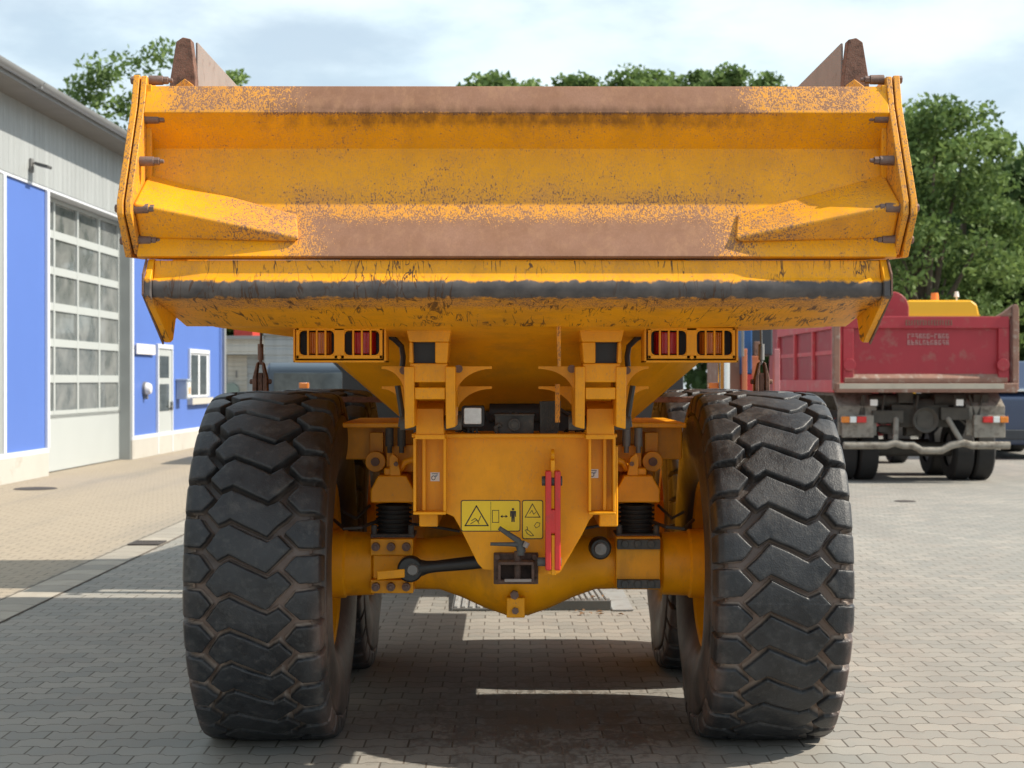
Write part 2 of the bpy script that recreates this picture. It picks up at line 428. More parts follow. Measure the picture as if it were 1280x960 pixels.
# ---- axles
def axle(Y, front=False):
    b = MB(); secs = []
    st = [(-.93, .16, .16, 0), (-.80, .16, .16, 0), (-.79, .150, .15, 0), (-.67, .145, .15, 0), (-.655, .122, .13, 0), (-.45, .118, .125, .0), (-.36, .12, .13, .0), (-.26, .145, .16, -.01), (-.15, .185, .21, -.02), (-.05, .215, .235, -.025)]
    st = st + [(-a, rz, ry, dz) for (a, rz, ry, dz) in reversed(st)]
    for (a, rz, ry, dz) in st:
        secs.append([(a, Y + ry * math.cos(t), AZ + dz + rz * math.sin(t)) for t in [2 * PI * i / 32 for i in range(32)]])
    b.loft(secs)
    o = b.build('axle', M['yelaxle'], truck, angle=28)
    return o
ax = axle(AX1); axle(AX2); axle(AX3)
b = MB(); # drain lug under the differential
b.box(PX(633, -.2), PX(656, -.2), -.26, -.1, PZ(770, -.2), PZ(745, -.2)); b.build('drain_lug', M['yelaxle'], ax, .006)
b = MB(); b.cyl((PX(644, -.2), -.275, PZ(761, -.2)), (PX(644, -.2), -.25, PZ(761, -.2)), .016, n=6)
b.cyl((PX(643, -.2), -.262, PZ(742, -.2)), (PX(643, -.2), -.2, PZ(742, -.2)), .02, n=6)
b.build('drain_plug', M['bolt'], ax)
# bolted clamp plates
for sx in (-1, 1):
    x0, x1 = (PX(463, -.17), PX(517, -.17)) if sx < 0 else (PX(770, -.17), PX(826, -.17))
    b = MB()
    if sx < 0:
        b.box(x0, x1, -.19, .12, PZ(694, -.17), PZ(673, -.17)); b.box(x0, x1, -.19, .12, PZ(741, -.17), PZ(724, -.17))
        b.box(x0 + .01, x1 - .01, -.16, .12, PZ(724, -.17), PZ(694, -.17))
        b.build('clamp_plate', M['yelaxle'], ax, .006)
        b = MB()
        for px in (470, 489, 508):
            for py in (683, 733):
                c = P(px, py, -.19); b.cyl((c[0], -.222, c[2]), (c[0], -.185, c[2]), .019, n=20)
                b.cyl((c[0], -.228, c[2]), (c[0], -.215, c[2]), .011, n=6)
        b.build('clamp_bolt', M['bolt'], ax, .003)
    else:
        b.box(x0, x1, -.17, .12, PZ(737, -.17), PZ(671, -.17)); b.build('clamp_plate', M['yelaxle'], ax, .006)
        b = MB()
        b.box(x0 + .004, x1 - .004, -.20, -.165, PZ(686, -.17), PZ(674, -.17)); b.box(x0 + .004, x1 - .004, -.20, -.165, PZ(735, -.17), PZ(724, -.17))
        for px in (781, 797, 814):
            for py in (680, 730):
                c = P(px, py, -.2); b.cyl((c[0], -.212, c[2]), (c[0], -.19, c[2]), .017, n=16)
        b.build('clamp_bolt', M['dkgrey'], ax, .003)

# ---- suspension rubber springs with yellow caps
for sx in (-1, 1):
    cx = PX(492, -.05) if sx < 0 else PX(796, -.05)
    b = MB(); prof = []; z0, z1 = PZ(668, -.05), PZ(629, -.05)
    for i in range(7):
        za = z0 + (z1 - z0) * i / 7; zb = z0 + (z1 - z0) * (i + .55) / 7
        prof += [(za + .002, .072), (za + .006, .084), (zb, .084), (zb + .004, .072)]
    b.rev(prof, 'z', (cx, -.03, 0), n=36)
    sp = b.build('suspension_spring', M['rubber'], truck, angle=40)
    b = MB(); b.box(cx - .1, cx + .1, -.13, .08, PZ(672, -.1), PZ(667, -.1))
    for s_ in (-1, 1): b.cyl((cx + s_ * .085, -.11, PZ(670, -.1)), (cx + s_ * .085, -.11, PZ(656, -.1)), .014, n=12)
    b.build('spring_seat', M['dkgrey'], sp, .003)
    b = MB(); zt, zm, zb = PZ(594, -.12), PZ(612, -.12), PZ(628, -.12)
    b.prism([(cx - .10, zb), (cx + .10, zb), (cx + .10, zm), (cx + .065, zt), (cx - .065, zt), (cx - .10, zm)], 'y', -.14, .1)
    b.box(cx - .04, cx + .04, -.12, .08, zt - .003, PZ(585, -.12)); b.build('spring_cap', M['yel'], sp, .008)
# ---- panhard rods
b = MB(); c0 = P(513, 711, -.30); c1 = P(600, 702, -.30)
b.tube([P(524, 710, -.30), P(534, 709, -.30), P(545, 708, -.30), P(585, 704, -.30), P(640, 698, -.30)], [.04, .029, .026, .030, .030], 20)
b.rev([(-.335, .0), (-.335, .05), (-.325, .058), (-.275, .058), (-.265, .05), (-.265, .0)], 'y', (c0[0], 0, c0[2]), n=32)
c2 = P(750, 685, -.30)
b.rev([(-.345, .0), (-.345, .042), (-.325, .05), (-.265, .05), (-.265, .0)], 'y', (c2[0], 0, c2[2]), n=32)
rod = b.build('panhard_rod', M['black'], truck, .003)
b = MB(); b.rev([(-.35, .0), (-.35, .022), (-.335, .028), (-.335, .0)], 'y', (c0[0] + .012, 0, c0[2]), n=20)
b.rev([(-.365, .0), (-.36, .026), (-.34, .032), (-.34, .0)], 'y', (c2[0], 0, c2[2]), n=20); b.build('ball_joint', M['grey'], rod)
b = MB(); b.loft([[P(471, 714, y), P(506, 711, y), P(506, 722, y), P(471, 725, y)] for y in (-.34, -.24)]); b.build('rod_bracket', M['yel'], rod, .005)

# ---- chassis frame
b = MB()
for sx in (-1, 1):
    b.box(sx * .34, sx * .42, -.68, 3.9, 1.02, 1.36)
b.box(-.34, .34, .7, .9, 1.05, 1.34); b.box(-.34, .34, 3.0, 3.3, 0.95, 1.34); b.box(-.3, .3, 3.3, 4.4, .9, 1.25)
for sx in (-1, 1):   # cross carriers above the axle with lit top flange
    xa, xb = (PX(431, .15), PX(517, .15)) if sx < 0 else (PX(768, .15), PX(852, .15))
    b.box(xa, xb, .12, .16, PZ(574, .15), PZ(533, .15)); b.box(xa, xb, -.06, .9, PZ(533, .15), PZ(527, .15))
b.box(-.30, .30, 2.25, 3.6, .56, 1.02)  # unseen lower box, added to block the sun below the frame
frame = b.build('chassis_frame', M['yelhull'], truck, .006)
for sx in (-1, 1):   # walking beams between the two rear axles
    b = MB(); b.prism([(.14, 1.0), (.14, 1.24), (.55, 1.31), (1.15, 1.31), (1.56, 1.24), (1.56, 1.0), (1.2, .77), (.5, .77)], 'x', sx * .50, sx * .655); b.build('bogie_beam', M['yelhull'], truck, .01)
for sx in (-1, 1):   # pivots, lugs and small shock absorbers between frame and springs
    mir = (lambda px: px) if sx < 0 else (lambda px: 1285 - px)
    b = MB()
    c = P(mir(471), 576, .08); b.cyl((c[0], .0, c[2]), (c[0], .14, c[2]), .048, n=28)
    b.box(PX(mir(463), .1), PX(mir(480), .1), .06, .12, PZ(575, .1), PZ(540, .1))
    b.box(PX(mir(483), .0), PX(mir(517), .0), .0, .05, PZ(590, .0), PZ(556, .0))
    b.prism([(PX(mir(488), -.1), PZ(596, -.1)), (PX(mir(502), -.1), PZ(596, -.1)), (PX(mir(498), -.1), PZ(572, -.1)), (PX(mir(491), -.1), PZ(566, -.1)), (PX(mir(487), -.1), PZ(572, -.1))], 'y', -.13, -.09)
    b.tube([P(mir(500), 588, -.08), P(mir(506), 578, -.08), P(mir(518), 574, -.08)], .016, 10)
    sb = b.build('pivot_bracket', M['yel'], truck, .004)
    b = MB(); b.cyl((c[0], -.018, c[2]), (c[0], .01, c[2]), .020, n=20)
    c = P(mir(495), 580, -.15); b.cyl((c[0], -.155, c[2]), (c[0], -.12, c[2]), .011, n=6); b.build('pivot_bolt', M['bolt'], sb)
    b = MB()
    for px in (487, 502):
        q = P(mir(px), 535, -.05); b.cyl((q[0], -.05, q[2]), (q[0], -.05, q[2] - .085), .019, n=16); b.cyl((q[0], -.05, q[2] - .085), (q[0], -.05, q[2] - .115), .012, n=12)
    b.build('stop_buffer', M['grey'] if sx > 0 else M['dkgrey'], sb)
    b = MB(); b.tube([P(mir(418), 650, -.1), P(mir(430), 661, -.2), P(mir(452), 659, -.2), P(mir(470), 652, -.1), P(mir(484), 640, .1)], .008, 8)
    b.tube([P(mir(430), 640, -.1), P(mir(445), 648, -.15), P(mir(462), 632, 0)], .007, 8)
    b.tube([P(mir(515), 655, -.05), P(mir(540), 658, -.1), P(mir(575), 664, -.1)], .007, 8); b.build('brake_hose', M['hose'], sb)

# ---- rear hitch plate
YP = -.75
def pl(pts, Y=YP): return [(PX(a, Y), PZ(c, Y)) for a, c in pts]
b = MB()
b.prism(pl([(517, 546), (768, 546), (768, 639), (745, 641), (737, 650), (728, 668), (700, 716), (694, 719), (604, 712), (597, 704), (575, 660), (567, 646), (556, 641), (517, 640)]), 'y', -.75, -.715)
plate = b.build('hitch_plate', M['yel'], truck, .004)
b = MB(); b.box(PX(515, -.78), PX(771, -.78), -.80, -.45, PZ(547, -.78) - .0, PZ(542, -.78))
for (a, c) in ((517, 558), (735, 769)):
    x0, x1 = PX(a, -.8), PX(c, -.8); zt, zb = PZ(547, -.8), PZ(639, -.8)
    b.box(x0, x0 + .012, -.83, -.752, zb, zt); b.box(x1 - .012, x1, -.83, -.752, zb, zt)
    b.box(x0, x1, -.835, -.752, zb - .012, zb)
    if a < 600: b.box(x0 + .034, x0 + .05, -.79, -.752, zb, zt)
    else: b.box(x1 - .05, x1 - .034, -.79, -.752, zb, zt)
b.build('mounting_column', M['yel'], plate, .004)
# folded side skirts of the tapered part (depth towards the frame)
b = MB()
for pts in ([(570, 646), (599, 706)], [(734, 652), (699, 716)], ):
    (x0, z0), (x1, z1) = pl(pts); s_ = .008
    b.add([(x0, -.714, z0), (x1, -.714, z1), (x1, -.45, z1), (x0, -.45, z0), (x0 + s_, -.714, z0), (x1 + s_, -.714, z1), (x1 + s_, -.45, z1), (x0 + s_, -.45, z0)],
          [(0, 1, 2, 3), (7, 6, 5, 4), (0, 4, 5, 1), (1, 5, 6, 2), (2, 6, 7, 3), (3, 7, 4, 0)])
b.build('side_skirt', M['yel'], plate)
# hinge posts of the body on the frame
for cpx in (538, 750):
    b = MB(); Y = -.95
    x0, x1 = PX(cpx - 17, Y), PX(cpx + 17, Y); zt = PZ(501, Y)
    pts = [(-.99, PZ(548, Y)), (-.80, PZ(548, Y)), (-.80, zt - .03)] + [(-.895 + .095 * math.cos(t), zt - .075 + .075 * math.sin(t)) for t in [PI * i / 10 for i in range(1, 10)]] + [(-.99, zt - .03)]
    b.prism(pts, 'x', x0, x1); b.box(x0 - .004, x1 + .004, -1.0, -.79, PZ(546, Y) - .008, PZ(546, Y) + .01); hp = b.build('hinge_post', M['yel'], plate, .006)
    b = MB(); b.cyl((x0 - .07, -.895, zt - .09), (x1 + .07, -.895, zt - .09), .03, n=20); b.build('hinge_pin', M['dkgrey'], hp)
# red hitch link bars
b = MB(); Y = -.86
for (a, c) in ((681.5, 689), (693, 700.5)):
    x0, x1 = PX(a, Y), PX(c, Y)
    for (y0, y1) in ((-.885, -.87),):
        b.prism([(x0, PZ(712, Y)), (x1, PZ(712, Y)), (x1, PZ(588, Y)), (x0, PZ(588, Y))], 'y', -.90, -.835)
b.box(PX(684, Y), PX(699, Y), -.897, -.84, PZ(666, Y), PZ(636, Y))
link = b.build('red_link_bar', M['redpaint'], plate, .006)
b = MB(); c = P(690, 601, Y); b.cyl((c[0] - .042, -.867, c[2]), (c[0] + .042, -.867, c[2]), .020, n=18)
c = P(690, 702, Y); b.cyl((c[0] - .06, -.867, c[2]), (c[0] + .038, -.867, c[2]), .018, n=18); b.build('link_pin', M['dkgrey'], link, .003)
b = MB(); b.box(PX(688.3, Y), PX(693.4, Y), -.88, -.752, PZ(606, Y), PZ(575, Y)); c = P(690.8, 569, -.8); b.cyl((c[0] - .007, -.80, c[2]), (c[0] + .007, -.80, c[2]), .025, n=16)
b.box(PX(689, Y), PX(694.5, Y), -.89, -.752, PZ(718, Y), PZ(668, Y)); b.build('link_lug', M['yel'], plate, .003)
# tow hitch
b = MB(); Y = -.80
x0, x1, z0, z1 = PX(617, Y), PX(673, Y), PZ(731, Y), PZ(692, Y)
b.box(x0, x1, -.785, -.752, z0, z1)
b.box(x0 + .022, x1 - .022, -.87, -.78, z1 - .040, z1 - .026); b.box(x0 + .022, x1 - .022, -.87, -.78, z0 + .014, z0 + .028)
b.box(x0 + .018, x0 + .03, -.865, -.78, z0 + .014, z1 - .028); b.box(x1 - .03, x1 - .018, -.865, -.78, z0 + .014, z1 - .028)
b.cyl(((x0 + x1) / 2 + .006, -.835, z0 + .02), ((x0 + x1) / 2 + .006, -.835, z1 + .015), .014, n=16)
for xx in (x0 + .016, x1 - .016):
    for zz in (z0 + .014, z1 - .016): b.cyl((xx, -.80, zz), (xx, -.78, zz), .013, n=14)
hitch = b.build('tow_hitch', M['tow'], truck, .004)
b = MB(); b.box(x0 + .045, x1 - .03, -.885, -.87, z0 + .022, z0 + .034); b.build('hitch_lip', M['rustgrey'], hitch, .003)
b = MB(); b.tube([P(652, 690, -.84), P(651, 684, -.84), P(648, 676, -.845), P(624, 660, -.86)], [.018, .02, .013, .009], 12)
b.tube([P(652, 681, -.84), P(640, 680.5, -.85), P(613, 680, -.86)], [.014, .009, .007], 12)
b.cyl(P(651, 694, -.84), P(651, 676, -.84), .017, n=14); b.build('release_handle', M['dkgrey'], hitch)
b = MB(); b.cyl(P(656, 684, -.86), P(659, 678, -.86), .012, n=12); b.build('handle_knob', M['rustgrey'], hitch)

# ---- decals on the hitch plate
def dec(Y):
    def f(pts): return [(PX(a, Y), Y, PZ(c, Y)) for a, c in pts]
    return f
def rrect(x0, y0, x1, y1, r, n=5):
    out = []
    for cx_, cy_, a0 in ((x1 - r, y0 + r, -90), (x1 - r, y1 - r, 0), (x0 + r, y1 - r, 90), (x0 + r, y0 + r, 180)):
        for i in range(n + 1):
            t = math.radians(a0 + 90 * i / n); out.append((cx_ + r * math.cos(t), cy_ + r * math.sin(t)))
    return out
def line(b, f, pts, w, close=False):
    if close: pts = pts + [pts[0]]
    for (x0, y0), (x1, y1) in zip(pts[:-1], pts[1:]):
        L = math.hypot(x1 - x0, y1 - y0) or 1; ux, uy = (x1 - x0) / L, (y1 - y0) / L; nx_, ny_ = -uy * w / 2, ux * w / 2
        e = w / 2 if close else 0
        b.quad(*f([(x0 - ux * e + nx_, y0 - uy * e + ny_), (x1 + ux * e + nx_, y1 + uy * e + ny_), (x1 + ux * e - nx_, y1 + uy * e - ny_), (x0 - ux * e - nx_, y0 - uy * e - ny_)]))
def ring(b, f, outer, inner):
    n = len(outer)
    b.add(f(outer) + f(inner), [(i, (i + 1) % n, n + (i + 1) % n, n + i) for i in range(n)])
fa, fb_, fc = dec(-.7512), dec(-.7518), dec(-.7524)
def warn_decal(kind):
    b = MB()
    if kind == 0: X0, Y0, X1, Y1 = 576, 625, 650.5, 664.5
    else: X0, Y0, X1, Y1 = 652.5, 625, 679, 674
    b.add(fa(rrect(X0, Y0, X1, Y1, 3)), [tuple(range(24))])
    b.mat(1); ring(b, fb_, rrect(X0, Y0, X1, Y1, 3), rrect(X0 + 1.1, Y0 + 1.1, X1 - 1.1, Y1 - 1.1, 2.2))
    if kind == 0:
        line(b, fb_, [(595.5, 632.5), (581.5, 657), (610, 657)], 1.5, True)
        line(b, fb_, [(613.5, 627), (613.5, 663)], .5)
        line(b, fb_, [(589, 651), (594, 648), (598, 652), (601, 645)], 1.0); line(b, fb_, [(588, 655), (596, 650), (599, 655)], .8)
        line(b, fb_, [(615.5, 638), (623.5, 638), (623.5, 653), (615.5, 653)], .8, True)
        line(b, fb_, [(626.5, 645.5), (633.5, 645.5)], .9)
        b.quad(*fb_([(625.3, 645.5), (628.2, 643.5), (628.2, 647.5)])); b.quad(*fb_([(634.8, 645.5), (631.9, 643.5), (631.9, 647.5)]))
        hc = [(641.3 + 1.6 * math.cos(t), 636.6 + 1.6 * math.sin(t)) for t in [2 * PI * i / 12 for i in range(12)]]
        b.quad(*fb_(hc)); b.quad(*fb_([(637.6, 638.6), (645, 638.6), (645, 646), (643.8, 646), (643.4, 641), (643.4, 652.5), (641.7, 652.5), (641.3, 646.5), (640.9, 652.5), (639.2, 652.5), (639.2, 641), (638.8, 646), (637.6, 646)]))
    else:
        line(b, fb_, [(665.5, 630), (656.5, 646.5), (675, 646.5)], 1.0, True)
        line(b, fb_, [(662, 642), (665, 638), (667, 643), (670, 640)], .8)
        line(b, fb_, [(658, 662), (662, 664), (667, 669.5), (664, 670), (659, 667), (656.8, 663)], .8, True); line(b, fb_, [(660, 663), (658.6, 658)], .8)
        line(b, fb_, [(668, 657), (671, 653), (675, 654), (674, 658), (670, 660)], .7, True)
    o = b.build('warning_decal', [M['decal'], M['ink']], plate, recalc=False, one=True)
    o['label'] = 'yellow sticker with warning triangle and keep distance symbols' if kind == 0 else 'narrow yellow sticker with triangle and falling foot symbol'
warn_decal(0); warn_decal(1)
for (X0, Y0, X1, Y1) in ((538, 590.5, 549.5, 601.5), (736.5, 586.5, 748, 597.5)):
    b = MB(); f1, f2 = dec(-.7535), dec(-.7541)
    b.quad(*f1([(X0, Y0), (X1, Y0), (X1, Y1), (X0, Y1)])); b.mat(1)
    line(b, f2, [(X0 + 1.5, Y0 + 1.7), (X1 - 2, Y0 + 1.7)], .8)
    cc = [(X0 + 3.8 + 2.2 * math.cos(t), Y0 + 6.8 + 2.5 * math.sin(t)) for t in [2 * PI * i / 14 for i in range(14)]]
    line(b, f2, cc, .8, True); b.mat(2); line(b, f2, [(X0 + 5, Y0 + 5.2), (X1 - 2.5, Y0 + 3.0)], 1.6); line(b, f2, [(X0 + 6.5, Y0 + 5.2), (X1 - 3.5, Y0 + 5.0)], 1.2)
    b.build('small_sticker', [M['white'], M['ink'], M['bluegrey_ink']], plate, recalc=False, one=True)

# ---- equipment on top of the plate
b = MB(); Y = -.72
x0, x1, z0, z1 = PX(577, Y), PX(606, Y), PZ(534, Y), PZ(507, Y)
b.prism([(PX(a, Y), PZ(c, Y)) for a, c in rrect(577, 507, 606, 534, 4)], 'y', -.74, -.64)
b.cyl((x0 - .004, -.69, (z0 + z1) / 2), (x1 + .004, -.69, (z0 + z1) / 2), .02, n=14)
wl = b.build('work_light', M['black'], truck, .004)
b = MB(); b.prism([(PX(a, Y), PZ(c, Y)) for a, c in rrect(580, 509.5, 602, 530, 2)], 'y', -.748, -.738); b.build('lamp_lens', M['clear'], wl, .003)
b = MB()
for px in (585.5, 591, 596): b.box(PX(px, Y) - .004, PX(px, Y) + .004, -.70, -.67, PZ(543, Y), PZ(533, Y))
b.box(PX(583, Y), PX(600, Y), -.70, -.66, PZ(543.5, Y), PZ(541, Y)); b.build('lamp_bracket', M['dkgrey'], wl)
b = MB(); b.box(PX(619, Y), PX(667, Y), -.74, -.60, PZ(543, Y), PZ(519.5, Y)); b.box(PX(618, Y), PX(668, Y), -.755, -.60, PZ(519.5, Y), PZ(517.5, Y))
c = P(643, 530.5, Y); b.cyl((c[0], -.765, c[2]), (c[0], -.735, c[2]), .026, n=24); b.cyl((c[0], -.772, c[2]), (c[0], -.76, c[2]), .016, n=20)
b.tube([P(621, 541, -.75), P(619.5, 534, -.76), P(623, 530.5, -.76), P(626, 533, -.75)], .009, 10)
for px in (638, 645): b.cyl(P(px, 518, -.7), P(px, 514.5, -.7), .006, n=8)
b.build('socket_box', M['dkgrey'], truck, .004)
b = MB(); b.prism([(PX(a, Y), PZ(c, Y)) for a, c in [(675, 502), (701, 501), (700, 520), (697, 542), (675, 542)]], 'y', -.73, -.60)
for i in range(9):
    xx = PX(677 + i * 2.6, Y); b.box(xx - .0018, xx + .0018, -.7345, -.729, PZ(539, Y), PZ(503, Y))
b.build('rubber_buffer', M['dkgrey'], truck, .003)
b = MB(); b.tube([P(706, 540, -.6), P(716, 533, -.62), P(728, 538, -.68), P(735, 536, -.7)], .008, 8); b.tube([P(700, 512, -.5), P(712, 520, -.5), P(722, 540, -.6)], .01, 8)
b.tube([P(571, 540, -.6), P(578, 537, -.66), P(590, 541, -.66)], .008, 8)
b.cyl(P(612, 515, -.35), P(675, 515, -.35), .045, n=18); b.box(PX(570, -.3), PX(730, -.3), -.32, -.28, 1.37, 1.50)  # black board stands in for the shade in the cavity above the plate
b.build('hose_and_dark_board', M['hose'], truck)

# ---- dump body
def usec(Y, pts, th=.05):
    out = [(x, Y, z) for x, z in pts]; left = [(-x, Y, z) for x, z in reversed(pts)]
    inn = []
    o2 = [(max(x - th * 1.1, .1), z + (th if i < 2 else th * .6 if i == 2 else 0)) for i, (x, z) in enumerate(pts)]
    return left + out + [(x, Y, z) for x, z in reversed(o2)] + [(-x, Y, z) for x, z in o2]
S = [(-1.42, [(.50, 1.852), (1.20, 1.853), (1.24, 1.90), (1.30, 2.06), (1.305, 2.56)]),
     (-1.18, [(.50, 1.83), (1.18, 1.845), (1.22, 1.93), (1.30, 2.08), (1.32, 2.76)]),
     (-.85, [(.48, 1.76), (.86, 1.84), (.93, 1.95), (1.31, 1.99), (1.32, 2.90)]),
     (-.15, [(.49, 1.43), (.835, 1.725), (.90, 1.94), (1.31, 1.98), (1.32, 2.93)]),
     (4.15, [(.49, 1.42), (.835, 1.72), (.90, 1.94), (1.31, 1.98), (1.32, 2.93)])]
b = MB(); b.loft([usec(Y, p) for Y, p in S])
b.box(-1.30, 1.30, 4.1, 4.2, 1.96, 3.0); b.box(-.82, .82, 4.1, 4.2, 1.46, 1.96)
body = b.build('dump_body', M['yelhull'], truck, angle=25)
b = MB()
for sx in (-1, 1):    # worn inner liner and upright rear ends of the side walls, seen over the tailgate
    xi = sx * 1.262
    b.mat(1 if sx > 0 else 1); b.box(xi, sx * 1.252, -1.18, 4.0, 2.1, 2.955)
    b.mat(0)
    b.prism([(sx * 1.355, 2.42), (sx * 1.262, 2.42), (sx * 1.250, 2.80), (sx * 1.268, 2.955), (sx * 1.300, 2.962), (sx * 1.325, 2.945), (sx * 1.350, 2.79)], 'y', -1.24, -1.18)
sw = b.build('side_wall_end', [M['rust'], M['rustgrey']], body, .004)
b = MB()
for sx in (-1, 1):
    b.prism([(sx * 1.345, 2.70), (sx * 1.262, 2.70), (sx * 1.256, 2.775), (sx * 1.29, 2.80), (sx * 1.33, 2.77)], 'y', -1.252, -1.238)
b.build('weld_plate', M['yelflange'], sw, .003)
# chute / rear lip
b = MB()
prof = [(-1.60, 2.052), (-1.885, 2.052), (-1.893, 2.02), (-1.905, 1.992)] + [(-1.905 - .022 * math.sin(t), 1.954 + .034 * math.cos(t)) for t in [PI * i / 10 for i in range(1, 10)]] + [(-1.90, 1.919), (-1.36, 1.842), (-1.25, 1.90), (-1.25, 2.05)]
b.prism(prof, 'x', -1.262, 1.262)
lip = b.build('body_lip', M['yelchute'], body, .004)
b = MB()
for sx in (-1, 1):
    b.prism([(-1.885, 2.055), (-1.945, 1.985), (-1.95, 1.925), (-1.63, 1.775), (-1.585, 1.785), (-1.54, 1.862), (-1.3, 1.93), (-1.3, 2.055)], 'x', sx * 1.262, sx * 1.285)
b.build('lip_side_plate', M['yelchute'], lip, .003)
b = MB(); Y = -1.945
for sx in (-1, 1): b.prism([(-1.953, 1.93), (-1.95, 2.0), (-1.895, 2.057), (-1.885, 2.05), (-1.938, 1.99), (-1.94, 1.93), (-1.63, 1.782), (-1.635, 1.768)], 'x', sx * 1.2855, sx * 1.291)
b.build('worn_edge', M['rust'], lip)
# hinge brackets hanging from the body
for ci, (cpx) in enumerate((537, 751)):
    mir = 1 if ci == 0 else -1
    Y = -1.12; f = lambda q: (PX(cpx + mir * q[0], Y), PZ(q[1], Y))
    b = MB()
    # flared post with square opening, as a frame of four pieces
    b.prism([f((-30, 404)), (f((30, 404))), f((25, 428)), f((-24, 428))], 'y', -1.20, -.98)
    b.prism([f((-24, 428)), f((-20, 428)), f((-19, 454)), f((-24, 454))], 'y', -1.20, -.98)
    b.prism([f((8, 428)), f((25, 428)), f((23, 454)), f((8, 454))], 'y', -1.20, -.98)
    b.prism([f((-24, 454)), f((23, 454)), f((21, 478)), f((-19, 478))], 'y', -1.16, -.98)
    # H shaped fork
    for (a, c) in ((-31, -18), (20, 33)):
        b.prism([f((a, 458)), f((c, 458)), f((c, 533)), f((a + 1, 536))], 'y', -1.17, -.86)
    b.prism([f((-18, 484)), f((20, 484)), f((20, 499)), f((-18, 499))], 'y', -1.165, -1.0)
    fk = b.build('hinge_bracket', M['yelhull'], body, .005)
    b = MB(); b.prism([f((-21, 428)), f((9, 428)), f((8, 454)), f((-20, 454))], 'y', -1.13, -1.12); b.build('opening_dark_panel', M['black'], fk)  # black panel stands in for the shade inside the opening
    # arched gussets on both sides, two deep
    b = MB()
    for k, (yy, top, xr) in enumerate(((-1.08, 458, 78), (-.80, 483, 78))):
        for sd, x0 in ((1, 33), (-1, -31)):
            xr2 = xr if sd > 0 else 60
            arc = [(x0 + sd * (xr2 - x0 * sd) * (1 - math.cos(t)), top + 3 + 34 * (1 - math.sin(t))) for t in [math.radians(q) for q in range(0, 91, 10)]]
            pts = [(x0, top)] + [(x0, top + 37)] + arc[1:] + [(x0 + sd * (xr2 - x0 * sd), top)]
            g = [(PX(cpx + mir * a, yy), PZ(c, yy)) for a, c in pts]
            b.prism(g, 'y', yy, yy + .015)
    b.build('gusset', M['yelhull'], fk)
    b = MB()
    for q in ((-33, 463), (36, 461)):
        c = f(q); b.cyl((c[0], -1.10, c[1]), (c[0], -1.0, c[1]), .016, n=12)
    b.build('hinge_bolt', M['bolt'], fk)
    b = MB(); b.tube([(PX(cpx + mir * a, -1.08), -1.08, PZ(c, -1.08)) for a, c in ((-54, 418), (-44, 424), (-35, 433), (-33, 446), (-34, 458))], .011, 8)
    b.tube([(PX(cpx + mir * a, -.9), -.9, PZ(c, -.9)) for a, c in ((-40, 482), (-37, 500), (-34, 520), (-36, 534))], .012, 8)
    b.build('lamp_cable', M['hose'], fk)
# prop strap in the middle
b = MB(); b.prism([(PX(695, -1.3), PZ(392, -1.3)), (PX(701, -1.3), PZ(392, -1.3)), (PX(700, -1.25), PZ(458, -1.25)), (PX(696.5, -1.25), PZ(458, -1.25))], 'y', -1.33, -1.27)
b.box(PX(694, -.9), PX(700, -.9), -.9, -.88, PZ(528, -.9), PZ(480, -.9)); b.build('prop_strap', M['yelflange'], body)

